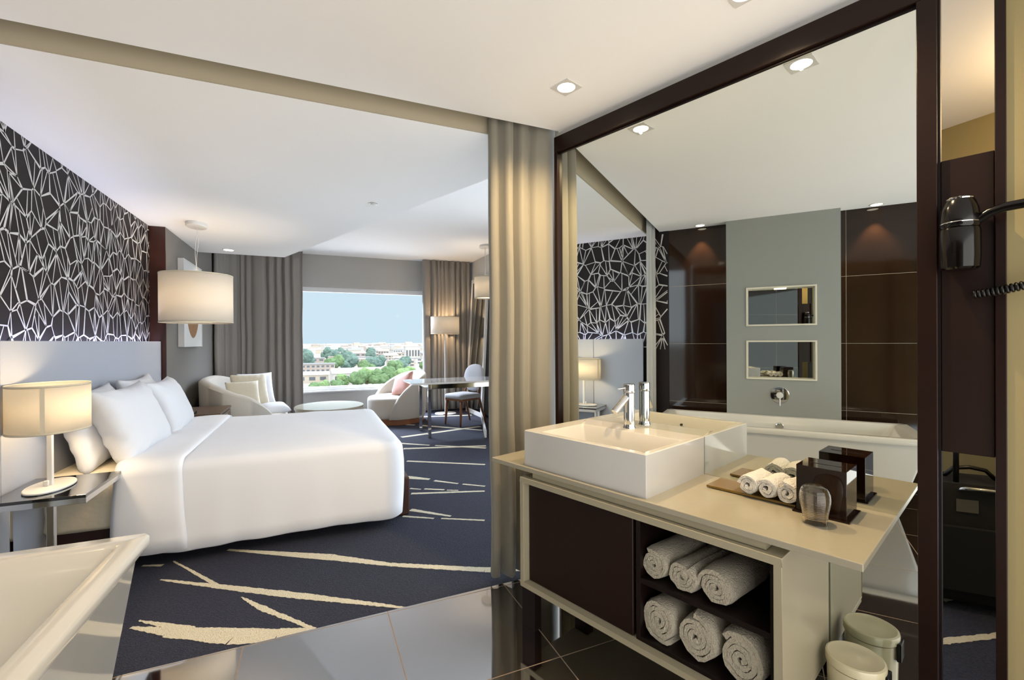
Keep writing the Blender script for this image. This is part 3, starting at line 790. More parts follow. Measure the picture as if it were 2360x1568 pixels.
# pillows
def pillow_bm(w, h, th_, seed, n=26, amp=1., pinch=.10):
    bm = B(); G_ = []
    for s in (1, -1):
        g = []
        for j in range(n+1):
            row = []
            for i in range(n+1):
                u, v = -1+2*i/n, -1+2*j/n
                x = w/2*u*(1-pinch*(1-v*v)*abs(u)**3*.9); y = h/2*v*(1-pinch*(1-u*u)*abs(v)**3*.9)
                f = ((1-abs(u)**3.2)*(1-abs(v)**3.2))
                z = th_/2*max(0, f)**.52
                if f > 1e-6:
                    wr = noise.noise((x*5.5, y*5.5, seed))*.4+noise.noise((x*13, y*13, seed+4))*.22
                    edge = 1-f
                    z += th_*.10*amp*wr*(.4+edge)
                    ang = math.atan2(v, u)
                    z += th_*.035*amp*math.sin(ang*18+seed)*edge**2*min(1, f*6)
                row.append((x, y, s*max(z, 0) if f > 1e-6 else 0))
            g.append(row)
        G_.append(g)
    for g, s in zip(G_, (1, -1)):
        vs = [[bm.verts.new(p) for p in r] for r in g]
        for a_, b2 in zip(vs, vs[1:]):
            for q in range(n):
                f = (a_[q], a_[q+1], b2[q+1], b2[q])
                bm.faces.new(f if s > 0 else f[::-1])
    return bm
def pillow(name, label, cat, w, h, th_, c, lean, yaw, m_, seed, group=None, roll=0., amp=1., pinch=.10):
    """stands on its lower edge: local y up, face normal = local z; yaw turns the face (0 = facing +X), lean tips the top back"""
    rot = Matrix.Rotation(yaw, 4, 'Z') @ Matrix.Rotation(math.pi/2, 4, 'Z') @ Matrix.Rotation(math.pi/2-lean, 4, 'X') @ Matrix.Rotation(roll, 4, 'Z')
    o = obj(name, pillow_bm(w, h, th_, seed, amp=amp, pinch=pinch), m_, smooth=True, matrix=Matrix.Translation(c) @ rot)
    return tag(o, label, cat, group)
PG = 'bed pillows'
pillow('bed_pillow', 'white bed pillow half hidden behind the lit table lamp, against the headboard', 'pillow', .78, .50, .16, (-1.25, 3.70, .785), R(17), 0, M_lin, 1.3, PG, amp=1.5, pinch=.13)
pillow('bed_pillow', 'white bed pillow against the headboard at the far side of the bed', 'pillow', .80, .50, .16, (-1.25, 4.58, .795), R(17), R(2), M_lin, 4.1, PG, amp=1.5, pinch=.13)
pillow('bed_pillow', 'big white bed pillow standing in front, nearest the table lamp', 'pillow', .80, .49, .21, (-1.09, 3.74, .80), R(22), R(-2), M_lin, 7.7, PG, amp=1.5, pinch=.14)
pillow('bed_pillow', 'white bed pillow standing in front at the far side of the bed', 'pillow', .78, .47, .20, (-1.085, 4.56, .79), R(22), R(3), M_lin, 9.9, PG, amp=1.4, pinch=.13)

# ------------------------------------------------------------------ nightstand with table lamp (near), nightstand (far)
t = thing('nightstand', 'black glass topped nightstand with chrome edge beside the tub', 'nightstand', (-1.19, 3.05, 0))
bm = B(); box(bm, -.17, .19, -.24, .195, .566, .580); obj('glass_top', bm, M_gl, t, bevel=.0015)
bm = B()
for a in ((-.17, .19, -.238, -.222), (-.17, .19, .177, .193), (.172, .188, -.222, .177), (-.17, -.154, -.222, .177)): box(bm, a[0], a[1], a[2], a[3], .538, .565)
obj('chrome_frame', bm, M_chr, t, bevel=.001)
for (x, y, h) in ((.045, -.19, .014), (-.13, -.17, .026)):
    bm = B(); box(bm, x-h, x+h, y-.014, y+.014, 0, .538); obj('leg', bm, M_chr, t, bevel=.002)
t = thing('table_lamp', 'lit table lamp with an oval linen shade on the black glass nightstand', 'lamp', (-1.212, 3.02, .580))
bm = B(); lathe(bm, [(.97, 0), (.97, .004)], 48, sx=.088, sy=.15); obj('base_pad', bm, M_blk, t)
bm = B(); lathe(bm, [(1, .004), (1, .010), (.97, .013)], 48, sx=.088, sy=.15); obj('base', bm, M_whm, t, auto=40)
bm = B(); box(bm, -.0105, .0105, -.0105, .0105, .012, .47); obj('stem', bm, M_whm, t, bevel=.002)
bm = B(); box(bm, -.018, .002, -.028, -.012, .013, .04); obj('switch', bm, M_whm, t, bevel=.003)
bm = B(); lathe(bm, [(1, .292), (1, .515)], 56, sx=.148, sy=.19, cap0=False, cap1=False); sh = obj('lamp_shade', bm, M_shade, t, smooth=True, solid=.0015)
for z in (.292, .515):
    bm = B(); lathe(bm, [(1.006, z-.005), (1.012, z), (1.006, z+.005)], 56, sx=.148, sy=.19, cap0=False, cap1=False)
    obj('shade_binding', bm, M_trim, sh, smooth=True, solid=.0012)
bm = B(); a0 = R(-72)
for k in range(2):
    aa, ab = a0-R(3), a0+R(3)
    vs = [bm.verts.new((.1496*math.cos(q), .1916*math.sin(q), z)) for q, z in ((aa, .297), (ab, .297), (ab, .51), (aa, .51))]
    if k == 0: bm.faces.new(vs)
obj('shade_seam', bm, M_trim, sh, solid=.001)
bm = B(); lathe(bm, [(.008, .40), (.03, .43), (.03, .45), (.015, .475), (.0005, .478)], 20, cap1=False); obj('bulb', bm, M_bulbc, t, smooth=True)
light('table_lamp_light', 'POINT', t, (.05, 0, .42), 11, '#ffdfae', shadow_soft_size=.05)

t = thing('nightstand', 'dark wooden nightstand on the window side of the bed', 'nightstand', (-1.10, 5.46, 0))
bm = B(); box(bm, -.225, .275, -.31, .32, .597, .62); obj('top', bm, M_wng, t, bevel=.002)
bm = B(); box(bm, -.22, .255, -.30, .31, .30, .592); obj('body', bm, M_wng, t, bevel=.002)
bm = B(); box(bm, .256, .272, -.295, .305, .33, .585); dr = obj('drawer', bm, M_wng, t, bevel=.002)
bm = B(); box(bm, .272, .285, -.06, .06, .56, .572); obj('handle', bm, M_chr, dr, bevel=.002)
for (x, y) in ((-.19, -.27), (-.19, .28), (.22, -.27), (.22, .28)):
    bm = B(); box(bm, x-.02, x+.02, y-.02, y+.02, 0, .30); obj('leg', bm, M_espd, t)
t = thing('trinket', 'small dark tangled trinket on the wooden nightstand behind the pillow', 'trinket', (-1.05, 5.22, .62))
rnd = random.Random(5)
for nm, pts_ in (('loop', [(.02*math.cos(a_/8*6.28), .02*math.sin(a_/8*6.28), .006+.008*math.sin(a_*1.7)) for a_ in range(9)]), ('strand', [(.015*math.cos(a_), .028*math.sin(a_*1.3), .012+.012*math.cos(a_*2)) for a_ in [k*.5 for k in range(14)]])):
    bm = B(); tube(bm, pts_, .0045, 8); obj(nm, bm, M_blk, t, smooth=True)

# ------------------------------------------------------------------ pendants
def pendant(lab, x, y, zc, r, z0, z1, power, group='pendant lamps with drum shades'):
    t = thing('pendant_lamp', lab, 'lamp', (x, y, zc), 0, group)
    bm = B(); lathe(bm, [(1, 0), (1, -.03), (.95, -.035)], 40, sx=.085, sy=.13); obj('ceiling_rose', bm, M_whm, t, auto=40)
    for k, yy in ((0, .015), (1, -.02)):
        pts_ = [(.01*math.sin(u*5+k*2)*(1-u), yy+.018*math.sin(u*7+k), -.034+(z1-zc+.034-.02)*u) for u in [q/16 for q in range(17)]]
        bm = B(); tube(bm, pts_, .0022, 6); obj('cord', bm, M_whm, t, smooth=True)
    bm = B(); lathe(bm, [(r, z0-zc), (r, z1-zc)], 64, cap0=False, cap1=False); sh = obj('lamp_shade', bm, M_shadep, t, smooth=True, solid=.002)
    for z in (z0-zc, z1-zc):
        bm = B(); lathe(bm, [(r+.0015, z-.006), (r+.003, z), (r+.0015, z+.006)], 64, cap0=False, cap1=False)
        obj('shade_binding', bm, M_trim, sh, smooth=True, solid=.001)
    bm = B(); lathe(bm, [(r-.01, z0-zc+.012), (.0005, z0-zc+.012)], 48, cap0=False, cap1=False); obj('diffuser', bm, mat('opal_diffuser', '#f2ece0', .6, transl=.6, var=(3, .01)), sh, smooth=True)
    bm = B()
    for a_ in (0, 2.094, 4.189): tube(bm, [(0, 0, z1-zc-.02), ((r-.003)*math.cos(a_), (r-.003)*math.sin(a_), z1-zc-.004)], .002, 6)
    obj('spider', bm, M_whm, sh)
    bm = B(); lathe(bm, [(.012, -.15), (.032, -.11), (.02, -.07), (.012, -.06), (.012, -.02), (.0005, -.02)], 20, cap1=False)
    for v in bm.verts: v.co.z += z1-zc
    obj('bulb', bm, M_bulbc, t, smooth=True)
    light('pendant_light', 'POINT', t, (0, 0, (z0+z1)/2-zc+.02), power, '#ffe9cc', shadow_soft_size=.06)
pendant('big drum pendant lamp hanging over the wooden nightstand', -1.02, 5.22, 2.44, .296, 1.495, 1.945, 10)
pendant('small drum pendant lamp hanging in front of the leaning mirror, cut by the curtain', 2.478, 6.749, 2.80, .172, 1.975, 2.30, 8)

# ------------------------------------------------------------------ wall art
t = thing('wall_art', 'white canvas with a bronze egg shape on the grey wall by the curtain', 'picture', (-1.33, 6.33, 1.74))
bm = B(); box(bm, .002, .055, -.43, .44, -.485, .47); obj('canvas', bm, M_art, t, bevel=.003)
bm = B()
for (a, b2, c2, d2) in ((-.43, -.418, -.485, .47), (.428, .44, -.485, .47), (-.418, .428, -.485, -.473), (-.418, .428, .458, .47)): box(bm, .055, .06, a, b2, c2, d2)
obj('edge_band', bm, M_art, t)
bm = B(); n = 40
eg = lambda x, s: [(x, -.01+.31*s*math.sin(2*math.pi*k/n)*(1-.15*math.cos(2*math.pi*k/n)), -.04-.345*s*math.cos(2*math.pi*k/n)) for k in range(n)]
loft(bm, [eg(.0553, 1), eg(.058, .995)]); obj('egg_motif', bm, M_gold, t)

# ------------------------------------------------------------------ tub seats
def sup(th_, rx, ry, e):
    c, s = math.cos(th_), math.sin(th_)
    return (math.copysign(abs(c)**(2/e), c)*rx, math.copysign(abs(s)**(2/e), s)*ry)
def tub_seat(name, label, cat, loc, rot, rx, ry, e, seat_h, back_h, TH, wall, pw, plinth):
    t = thing(name, label, cat, loc, rot)
    n = 72; bm = B(); rings = []
    for i in range(n+1):
        th_ = math.pi-TH+2*TH*i/n              # 180 deg = rear, opens towards +x
        q = abs(th_-math.pi)/TH
        hz = .10+(back_h-.10)*max(0, 1-q**pw)**.62
        hz = max(hz, .12)
        ox, oy = sup(th_, rx, ry, e); ix, iy = sup(th_, rx-wall, ry-wall, e); mx, my = (ox+ix)/2, (oy+iy)/2
        top = min(.035, (hz-.10)*.5)
        fl = 1+.02*(hz-.1)
        rings.append([(ox*.965, oy*.965, .085), (ox*.99, oy*.99, .12 if hz > .16 else .09), (ox*fl, oy*fl, max(hz-top, .1)), (ox*.6*fl+mx*.4, oy*.6*fl+my*.4, hz-top*.25), (mx, my, hz),
                      (ix*.6+mx*.4, iy*.6+my*.4, hz-top*.25), (ix, iy, max(hz-top, .1)), (ix, iy, .12 if hz > .16 else .09), (ix, iy, .085)])
    loft(bm, rings); obj('backrest_shell', bm, M_sofa, t, auto=50)
    bm = B(); N = 64; rg = []
    for s, z in ((.93, .085), (.975, .10), (.985, .16), (.985, seat_h-.06), (.97, seat_h-.03), (.93, seat_h-.01), (.85, seat_h), (.5, seat_h+.006), (.1, seat_h+.008)):
        pts_ = []
        for k in range(N):
            x, y = sup(2*math.pi*k/N, rx-(wall*.35), ry-(wall*.55), e)
            if x > 0: x *= 1.03
            pts_.append((x*s, y*s, z))
        rg.append(pts_)
    loft(bm, rg); obj('seat', bm, M_sofa, t, auto=60)
    bm = B(); rg = [[(sup(2*math.pi*k/N, rx*.93, ry*.93, e)[0], sup(2*math.pi*k/N, rx*.93, ry*.93, e)[1], z) for k in range(N)] for z in (0, .088)]
    loft(bm, rg); obj('plinth', bm, plinth, t, auto=40)
    return t
tub_seat('sofa', 'cream curved tub sofa with cushions by the taupe window curtain', 'sofa', (-.785, 6.80, 0), R(3), .495, .84, 2.6, .42, .87, R(142), .11, 2.4, M_wood)
tub_seat('armchair', 'cream tub armchair in front of the window beside the desk', 'armchair', (1.24, 7.66, 0), R(196), .475, .475, 2.1, .42, .81, R(128), .085, 2.2, M_wood)
CG = 'cushions on the cream sofa'
pillow('cushion', 'small cream silk cushion in front on the cream sofa', 'cushion', .40, .38, .13, (-.86, 7.0, .60), R(20), R(-68), M_cush, 2.2, CG, pinch=.06, amp=.6)
pillow('cushion', 'crumpled cream silk cushion in the middle of the sofa row', 'cushion', .46, .46, .14, (-.80, 7.17, .645), R(18), R(-66), M_cush, 5.5, CG, pinch=.06, amp=1.)
pillow('cushion', 'white cushion at the back of the sofa row, nearest the window', 'cushion', .46, .46, .13, (-.74, 7.33, .645), R(17), R(-64), M_lin, 8.2, CG, pinch=.06, amp=.6)
pillow('cushion', 'low white cushion lying at the front of the cream sofa', 'cushion', .34, .22, .12, (-.46, 6.52, .465), R(70), R(-60), M_lin, 3.2, CG, pinch=.05, amp=.4)
pillow('cushion', 'pink linen cushion leaning in the cream armchair', 'cushion', .42, .40, .14, (1.33, 7.60, .60), R(26), R(205), M_pink, 6.1, None, roll=R(14), pinch=.06)

# coffee table
t = thing('coffee_table', 'low round white drum table between the sofa and the armchair', 'table', (.20, 6.86, 0))
bm = B(); lathe(bm, [(.44, .385), (.45, .39), (.45, .415), (.445, .42), (.0005, .42)], 64, cap1=False, sy=1.08); obj('top', bm, M_quartz, t, auto=40)
bm = B(); lathe(bm, [(.36, 0), (.36, .03), (.425, .05), (.435, .384)], 64, sy=1.08); obj('drum', bm, mat('coffee_drum', '#b4a899', .5, var=(5, .05)), t, auto=40)

# ------------------------------------------------------------------ desk, chair, lamp, leaning mirror
t = thing('desk', 'white glossy desk on chrome legs reaching behind the greige curtain', 'desk', (1.95, 6.44, 0))
bm = B(); box(bm, -.75, .80, -.36, .36, .718, .742); obj('desktop', bm, mat('white_gloss_top', '#c9c8c6', .08, coat=.3, var=(3, .01)), t, bevel=.002)
for (x, y) in ((-.52, -.33), (-.52, .23), (.72, -.33), (.72, .23)):
    bm = B(); box(bm, x-.021, x+.021, y-.021, y+.021, 0, .66); obj('leg', bm, M_chr, t, bevel=.002)
for x in (-.52, .72):
    bm = B(); box(bm, x-.021, x+.021, -.351, .251, .661, .717); obj('leg_bridge', bm, M_chr, t, bevel=.002)
bm = B(); box(bm, -.498, .698, -.345, -.315, .655, .717); obj('apron', bm, M_chr, t, bevel=.002)

t = thing('dining_chair', 'upholstered chair with an oval back and wooden legs behind the desk', 'chair', (2.16, 6.92, 0), R(204))
M_cuph = mat('chair_linen', '#adaeb1', .85, bump=(220, .2, .002), var=(16, .03), sheen=.2)
bm = B(); loft(bm, [rr(-.205, .225, -.205, .205, .05, .415), rr(-.21, .23, -.21, .21, .06, .425), rr(-.21, .232, -.212, .212, .06, .455), rr(-.195, .215, -.195, .195, .06, .478), rr(-.12, .13, -.12, .12, .05, .492), rr(-.03, .03, -.03, .03, .02, .494)]); obj('seat', bm, M_cuph, t, auto=60)
bm = B(); loft(bm, [rr(-.205, .222, -.205, .205, .045, .385), rr(-.205, .222, -.205, .205, .045, .416)]); obj('seat_frame', bm, M_wood, t, bevel=.003)
for s in (-1, 1):
    bm = B(); tube(bm, [(.185, s*.165, .40), (.20, s*.172, .2), (.215, s*.18, 0)], [.024, .02, .0125], 12); obj('leg', bm, M_wood, t, smooth=True)
for s in (-1, 1):
    bm = B(); tube(bm, [(-.31, s*.185, 0), (-.245, s*.175, .2), (-.19, s*.165, .40), (-.185, s*.16, .5), (-.215, s*.14, .60)], [.0125, .018, .022, .02, .014], 12); obj('leg', bm, M_wood, t, smooth=True)
bm = B(); n = 36; rg = []
for k, (s, d) in enumerate(((.02, -.030), (.75, -.030), (.95, -.022), (1., -.004), (.985, .012), (.85, .028), (.4, .036), (.02, .037))):
    ring = []
    for q in range(n):
        y, z = sup(2*math.pi*q/n, .225*s, .215*s, 2.4)
        zz = .715+z; lean = -.205-.16*(zz-.5)-.25*max(0, abs(y)-.0)**2*-1
        ring.append((lean+d, y, zz))
    rg.append(ring)
loft(bm, rg); obj('backrest', bm, M_cuph, t, smooth=True)

t = thing('floor_lamp', 'white floor lamp with a wide drum shade beside the armchair', 'lamp', (2.17, 8.02, 0))
bm = B(); lathe(bm, [(.19, 0), (.19, .010), (.18, .016), (.0005, .018)], 48, cap1=False); obj('base', bm, M_whm, t, auto=40)
bm = B(); tube(bm, [(0, 0, .016), (0, 0, 1.62)], .016, 16); obj('pole', bm, M_whm, t, auto=40)
bm = B(); box(bm, -.09, -.03, -.19, -.14, .018, .03); obj('foot_switch', bm, M_whm, t, bevel=.004)
bm = B(); lathe(bm, [(.252, 1.435), (.252, 1.735)], 64, cap0=False, cap1=False); sh = obj('lamp_shade', bm, M_shadep, t, smooth=True, solid=.002)
for z in (1.435, 1.735):
    bm = B(); lathe(bm, [(.2535, z-.005), (.255, z), (.2535, z+.005)], 64, cap0=False, cap1=False)
    obj('shade_binding', bm, M_trim, sh, smooth=True, solid=.001)
bm = B(); lathe(bm, [(.012, 1.60), (.032, 1.64), (.02, 1.68), (.0005, 1.69)], 20, cap1=False); obj('bulb', bm, M_bulbc, t, smooth=True)
light('floor_lamp_light', 'POINT', t, (.06, 0, 1.62), 18, '#ffd9a6', shadow_soft_size=.05)

t = thing('leaning_mirror', 'tall white framed mirror leaning against the wall behind the desk', 'mirror', (2.615, 7.79, 0))
tilt = Matrix.Rotation(math.atan2(.13, 2.44), 4, 'Y')
def lean(bm):
    for v in bm.verts: v.co = tilt @ v.co
bm = B()
for a in ((-.48, -.415, 0, 2.44), (.315, .38, 0, 2.44), (-.415, .315, 0, .075), (-.415, .315, 2.37, 2.44)): box(bm, -.02, .02, a[0], a[1], a[2], a[3])
lean(bm); obj('frame', bm, M_whm, t, bevel=.003)
bm = B(); box(bm, -.012, -.006, -.42, .32, .07, 2.375); lean(bm); obj('glass', bm, M_mir, t)

# ------------------------------------------------------------------ hall behind the dryer board
t = thing('suitcase', 'black soft trolley suitcase with its handle pulled out in the hall', 'suitcase', (2.985, 1.17, 0), math.atan2(.65, .76)-math.pi/2+R(90)*0)
t.rotation_euler.z = math.atan2(-.76, .65)      # local x along the front face, local y towards the wall
bm = B(); loft(bm, [rr(-.21, .21, -.11, .13, .03, .035), rr(-.22, .22, -.12, .14, .035, .06), rr(-.22, .22, -.12, .14, .035, .56), rr(-.205, .205, -.105, .125, .04, .60)]); obj('body', bm, M_blkf, t, auto=40)
bm = B(); loft(bm, [rr(-.17, .17, -.15, -.12, .012, .10), rr(-.17, .17, -.15, -.12, .012, .40)]); obj('front_pocket', bm, M_blkf, t, auto=40)
for x in (-.085, .075):
    bm = B(); tube(bm, [(x, -.075, .58), (x, -.075, .97)], .011, 10); obj('handle_post', bm, M_blk, t, smooth=True)
bm = B(); box(bm, -.105, .095, -.09, -.06, .965, .995); obj('pull_handle', bm, M_blk, t, bevel=.008)
bm = B(); tube(bm, [(-.10, .03, .60), (-.06, .03, .645), (.0, .03, .655), (.06, .03, .645), (.10, .03, .60)], .010, 10); obj('carry_handle', bm, M_blk, t, smooth=True)
bm = B(); tube(bm, [(-.10, -.10, .565), (-.07, -.13, .585), (.06, -.13, .585), (.09, -.10, .565)], .009, 10); obj('side_handle', bm, M_chr, t, smooth=True)
bm = B(); box(bm, -.10, -.02, -.1235, -.1205, .47, .53); obj('name_tag', bm, mat('grey_tag', '#5a554e', .5, var=(9, .1)), t)
for x in (-.16, .16):
    bm = B(); xl(bm, [(.03, -.02), (.03, .02)], seg=20)
    for v in bm.verts: v.co += Vector((x, .08, .03))
    obj('wheel', bm, M_blk, t)
for y in (-.16, .16):
    bm = B(); box(bm, y-.02, y+.02, -.10, -.07, 0, .036); obj('foot', bm, M_blk, t)
t = thing('shoe', 'grey canvas shoe tip on the carpet behind the dryer board', 'shoe', (2.56, .80, 0), R(165))
bm = B(); loft(bm, [[(p[0], p[1], z) for p in rrect(-.13*s, .14*s, -.045*s, .045*s, .044*s, 8)] for s, z in ((.97, 0), (1, .006), (1, .022), (.98, .026))]); obj('sole', bm, M_whm, t, auto=40)
bm = B(); rg = []
for x, hw, h in ((-.12, .034, .07), (-.08, .038, .085), (-.02, .040, .085), (.03, .042, .065), (.08, .042, .05), (.115, .034, .042), (.13, .012, .032)):
    rg.append([(x, hw*math.cos(math.pi*k/12), .024+(h-.024)*math.sin(math.pi*k/12)**.7) for k in range(13)])
loft(bm, rg); obj('upper', bm, M_shoe, t, smooth=True)
light('hall_fill', 'POINT', None, (2.75, .55, 2.25), 22, '#ffd9a0', shadow_soft_size=.05)  # unseen point lamp without a fixture, added to light the hall wall

# ------------------------------------------------------------------ the city outside, far below the window
GZ = -22.
bm = B(); box(bm, -900, 2600, 30, 6500, GZ-1, GZ)
struct('ground', bm, mat('pale_ground', '#a8a4a0', .95, var=(.01, .08)))
M_w = [mat('city_white', '#b5b3b1', .9, var=(.15, .06)), mat('city_cream', '#aea89f', .9, var=(.15, .04)), mat('city_rose', '#98908c', .9, var=(.15, .05))]
M_r = [mat('roof_pale', '#b3b0ae', .8, var=(.2, .05)), mat('roof_rust', '#9a8d86', .8, var=(.2, .08)), mat('roof_grey', '#85888d', .8, var=(.2, .08))]
M_win = mat('city_window', '#525a63', .3, var=(.4, .2))
M_tr = [mat('tree_green', '#5a7551', .9, var=(.6, .5), bump=(.8, .5, .3)), mat('tree_bluegreen', '#587069', .9, var=(.6, .5), bump=(.8, .5, .3)), mat('tree_light', '#6f8a5e', .9, var=(.6, .5), bump=(.8, .5, .3))]
M_bark = mat('bark', '#5b4a3c', .9, var=(1, .2))
rnd = random.Random(12)
def building(label, x, y, w, d, h, rot, wm, rm, pitched=True, floors=0, cols=0, group=None):
    t = thing('building', label, 'building', (x, y, GZ), rot, group)
    bm = B(); box(bm, -w/2, w/2, -d/2, d/2, 0, h); obj('wall', bm, wm, t)
    bm = B(); ov = .5
    if pitched:
        rh = min(d*.16, 4)
        prof = [(-d/2-ov, h), (0, h+rh), (d/2+ov, h)]
        a = [[(xx, yy, zz+.02) for yy, zz in prof] for xx in (-w/2-ov, w/2+ov)]
        va = [[bm.verts.new(p) for p in r] for r in a]
        bm.faces.new(va[0]); bm.faces.new(va[1][::-1])
        for i in range(3): bm.faces.new((va[0][i], va[0][(i+1) % 3], va[1][(i+1) % 3], va[1][i]))
    else:
        box(bm, -w/2-.3, w/2+.3, -d/2-.3, d/2+.3, h+.02, h+.7)
    obj('roof', bm, rm, t)
    for f in range(floors):
        z = h*(f+.35)/floors
        for c in range(cols):
            xx = -w/2+w*(c+.5)/cols
            bm = B(); box(bm, xx-w/cols*.28, xx+w/cols*.28, -d/2-.12, -d/2-.01, z, z+h/floors*.42); obj('window', bm, M_win, t)
    return t
building('long white hall with a low pitched roof below the window, among trees', 24.5, 272, 31, 16, 6.2, R(4), M_w[0], M_r[0], True, 1, 7)
building('long rose apartment block with rows of dark windows behind the white hall', 0, 338, 27, 10, 8.2, R(-3), M_w[2], M_r[2], False, 3, 9)
building('cream house with a pale pitched roof at the lower left of the window', 0, 288, 17, 11, 4.6, R(-8), M_w[1], M_r[0], True, 1, 3)
building('tall white office tower with an arched top and vertical window strips', 107, 545, 17, 12, 17.2, R(0), M_w[0], M_r[0], False, 1, 5)
t = bpy.data.objects['building.003']
bm = B(); n = 20
loft(bm, [[(7*math.cos(math.pi*k/n), yy, 17.8+3.0*math.sin(math.pi*k/n)) for k in range(n+1)] for yy in (-6.2, 6.2)]); obj('arch', bm, M_w[0], t)
building('white low block with a grey roof in front of the tower', 92, 470, 30, 14, 6.0, R(6), M_w[0], M_r[2], False, 2, 5)
building('red kiosk-like shed among the trees in the middle of the view', 52, 440, 4, 4, 4.0, 0, mat('red_shed', '#7a2f2b', .8, var=(.5, .1)), M_r[0], False)
GR = 'pale houses of the crowded district'
k = 0; y = 400.
PLACED = [(14+q*7.2, (350, 372, 394)[q % 3], 8.5) for q in range(13)]+[(24.5, 272, 20), (0, 338, 17), (0, 288, 12), (107, 545, 13), (92, 470, 19), (52, 440, 5), (27, 430, 11), (15, 560, 11), (24, 640, 11), (-6, 420, 11), (62, 560, 11), (118, 600, 11), (80, 720, 11), (130, 520, 11), (40, 820, 11), (-8, 760, 11), (136, 900, 2)]
while y < 3300:
    n = int(7+y/130)
    for q in range(n):
        u = (q+rnd.uniform(.1, .9))/n; x = y*(-.10+.42*u)
        if 380 < y < 470 and .02 < x/y < .26 and rnd.random() < .6: continue
        w = rnd.uniform(9, 22)*(1+y/2600); h = rnd.uniform(4.5, 9.5)*(1+(.25 if y > 1200 else 0))
        if y > 1700 and rnd.random() < .12: h *= 1.7
        dp = rnd.uniform(8, 14)*(1+y/2600); yy = y+rnd.uniform(-18, 18); rad = math.hypot(w, dp)/2+.7
        if any(math.hypot(x-p[0], yy-p[1]) < rad+p[2] for p in PLACED): continue
        PLACED.append((x, yy, rad)); near = y < 800
        building('pale house in the crowded district stretching to the horizon', x, yy, w, dp, h, R(rnd.uniform(-14, 14)), rnd.choice(M_w[:2]+M_w), rnd.choice(M_r), rnd.random() < .5, 2 if near else 0, 4 if near else 0, GR)
        k += 1
    y *= 1.085
t = thing('radio_mast', 'thin lattice mast rising above the far rooftops', 'mast', (136, 900, GZ))
bm = B(); tube(bm, [(0, 0, 0), (0, 0, 29)], [.7, .25], 6); obj('pole', bm, M_r[2], t)
def tree(label, x, y, r, h, m_, seed, group):
    t = thing('tree', label, 'tree', (x, y, GZ), 0, group)
    bm = B(); tube(bm, [(0, 0, 0), (.2, 0, h*.6)], [r*.09, r*.05], 8); obj('trunk', bm, M_bark, t)
    bm = B(); rr_ = random.Random(seed)
    for k in range(9):
        a_ = rr_.uniform(0, 6.28); d = r*rr_.uniform(.1, .62); s = r*rr_.uniform(.38, .6)
        c = Vector((d*math.cos(a_), d*math.sin(a_), h-r*.7+rr_.uniform(-.35, .35)*r))
        n0_ = len(bm.verts); bmesh.ops.create_icosphere(bm, subdivisions=3, radius=s, matrix=Matrix.Translation(c))
        bm.verts.ensure_lookup_table()
        for v in bm.verts[n0_:]:
            dv = v.co-c; v.co = c+dv*(1+.28*noise.noise(v.co*(2.4/s*.6))+.16*noise.noise(v.co*(6/s*.6)))
    obj('crown', bm, m_, t)
    return t
TA, TB, TC = 'trees in front of the white hall', 'trees behind the white hall', 'trees between the far houses'
for k, (x, y, r, h) in enumerate(((20, 238, 4.6, 8.5), (25.5, 249, 5.2, 9.6), (30.5, 236, 4.8, 9.0), (14, 249, 4.0, 6.6), (36.5, 250, 5., 9.5), (42, 236, 5, 9), (10, 234, 3.6, 5.2), (5, 246, 3.4, 4.6), (0, 232, 3.2, 4.4), (48, 250, 5, 9.5))):
    tree('leafy bright green tree in front of the long white hall', x, y, r, h, M_tr[2 if k % 2 else 0], k, TA)
for k in range(13):
    x = 14+k*7.2
    tree('blue-green tree in the belt behind the long white hall', x, (350, 372, 394)[k % 3], rnd.uniform(5, 7.2), rnd.uniform(8, 12.5), M_tr[1 if k % 3 else 0], 30+k, TB)
tree('tallest dark tree crown rising over the middle of the view', 27, 430, 8.5, 16, M_tr[1], 71, None)
for k, (x, y) in enumerate(((15, 560), (24, 640), (-6, 420), (62, 560), (118, 600), (80, 720), (130, 520), (40, 820), (-8, 760))):
    tree('dark green tree standing between the far pale houses', x, y, rnd.uniform(7, 9.5), rnd.uniform(12, 17), M_tr[1], 90+k, TC)

# ------------------------------------------------------------------ daylight, world, camera
ZEN, BACKFILL, SIDEFILL = 4., 3.5, 6.2
light('sun', 'SUN', None, (0, 0, 60), .5, '#fff6ea', angle=R(2), rot=(R(25), 0, R(-12)))
w = bpy.data.worlds.new('sky'); scene.world = w; w.use_nodes = True
nt = w.node_tree; nt.nodes.clear()
def wn(t_, **kw):
    x = nt.nodes.new(t_)
    for k_, v_ in kw.items(): setattr(x, k_, v_)
    return x
o_ = wn('ShaderNodeOutputWorld'); bg = wn('ShaderNodeBackground')
tc = wn('ShaderNodeTexCoord'); sp = wn('ShaderNodeSeparateXYZ'); nt.links.new(tc.outputs['Generated'], sp.inputs[0])
def smooth(sock, lo, hi):
    m_ = wn('ShaderNodeMapRange', interpolation_type='SMOOTHSTEP'); nt.links.new(sock, m_.inputs['Value'])
    m_.inputs['From Min'].default_value = lo; m_.inputs['From Max'].default_value = hi; return m_.outputs[0]
def wmix(fac, a, b_):
    m_ = wn('ShaderNodeMix', data_type='RGBA'); nt.links.new(fac, m_.inputs['Factor'])
    if isinstance(a, tuple): m_.inputs['A'].default_value = a
    else: nt.links.new(a, m_.inputs['A'])
    m_.inputs['B'].default_value = b_; return m_.outputs['Result']
c1 = wmix(smooth(sp.outputs['Z'], .30, .75), (.665, .83, .93, 1), tuple(v*ZEN for v in (.9, .96, 1.))+(1,))   # brighter towards the zenith
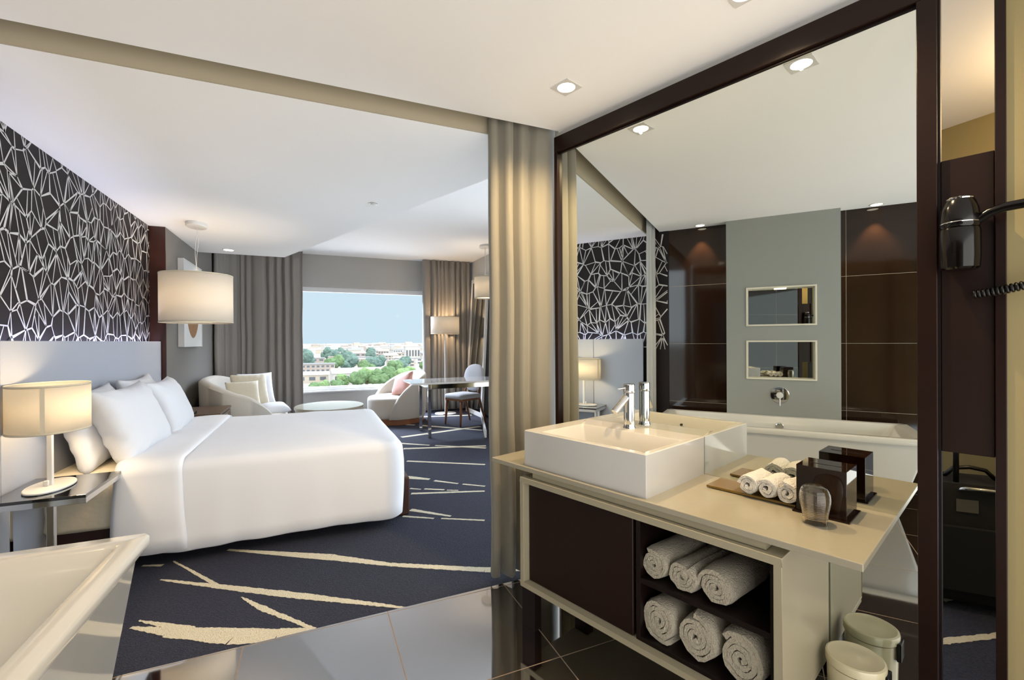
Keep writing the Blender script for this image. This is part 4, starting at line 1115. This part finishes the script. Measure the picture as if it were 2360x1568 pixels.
c2 = wmix(smooth(sp.outputs['Y'], .0, -.6), c1, tuple(v*BACKFILL for v in (1., .955, .90))+(1,))              # warm fill added behind the camera for the open room
c2 = wmix(smooth(sp.outputs['X'], .45, .85), c2, tuple(v*SIDEFILL for v in (.80, .90, 1.))+(1,))               # cool fill added on the right for the open bedroom
nt.links.new(c2, bg.inputs[0]); bg.inputs[1].default_value = 1.0
nt.links.new(bg.outputs[0], o_.inputs[0])

# area lamp added out of view above the window as high-sky daylight
light('daylight_fill', 'AREA', None, (.87, 9.3, 2.95), 2200, '#dfeaff', shape='RECTANGLE', size=2.8, size_y=1.0, rot=(R(-74), 0, 0))
# area lamp hidden below the sill, added as ground bounce for the ceiling
light('ground_fill', 'AREA', None, (.87, 13.0, -2.2), 330, '#eef2ff', shape='RECTANGLE', size=9., size_y=3.0, rot=(R(-118), 0, 0))
cam = bpy.data.cameras.new('camera'); co = bpy.data.objects.new('camera', cam); COL.objects.link(co)
f, yaw, pitch, roll = 1054.486, .409414883, -.00274663, -.00568866
cp, sp_ = math.cos(pitch), math.sin(pitch)
Fv = Vector((math.sin(yaw)*cp, math.cos(yaw)*cp, sp_)); R0 = Vector((math.cos(yaw), -math.sin(yaw), 0)); U0 = R0.cross(Fv)
Rv = R0*math.cos(roll)+U0*math.sin(roll); Uv = -R0*math.sin(roll)+U0*math.cos(roll)
mw = Matrix((Rv, Uv, -Fv)).transposed().to_4x4(); mw.translation = (0, 0, 1.3)
co.matrix_world = mw
cam.sensor_width = 36; cam.lens = f/2360*36; cam.shift_y = 5.054/2360; cam.clip_end = 20000; cam.clip_start = .05
scene.camera = co
scene.view_settings.view_transform = 'Standard'; scene.view_settings.look = 'None'
scene.view_settings.exposure = 0.; scene.view_settings.gamma = 1.
cy = scene.cycles
cy.use_denoising = True; cy.max_bounces = 12; cy.diffuse_bounces = 6; cy.glossy_bounces = 8; cy.transmission_bounces = 8; cy.transparent_max_bounces = 12
cy.sample_clamp_indirect = 6; cy.caustics_reflective = True; cy.caustics_refractive = False; cy.blur_glossy = .5
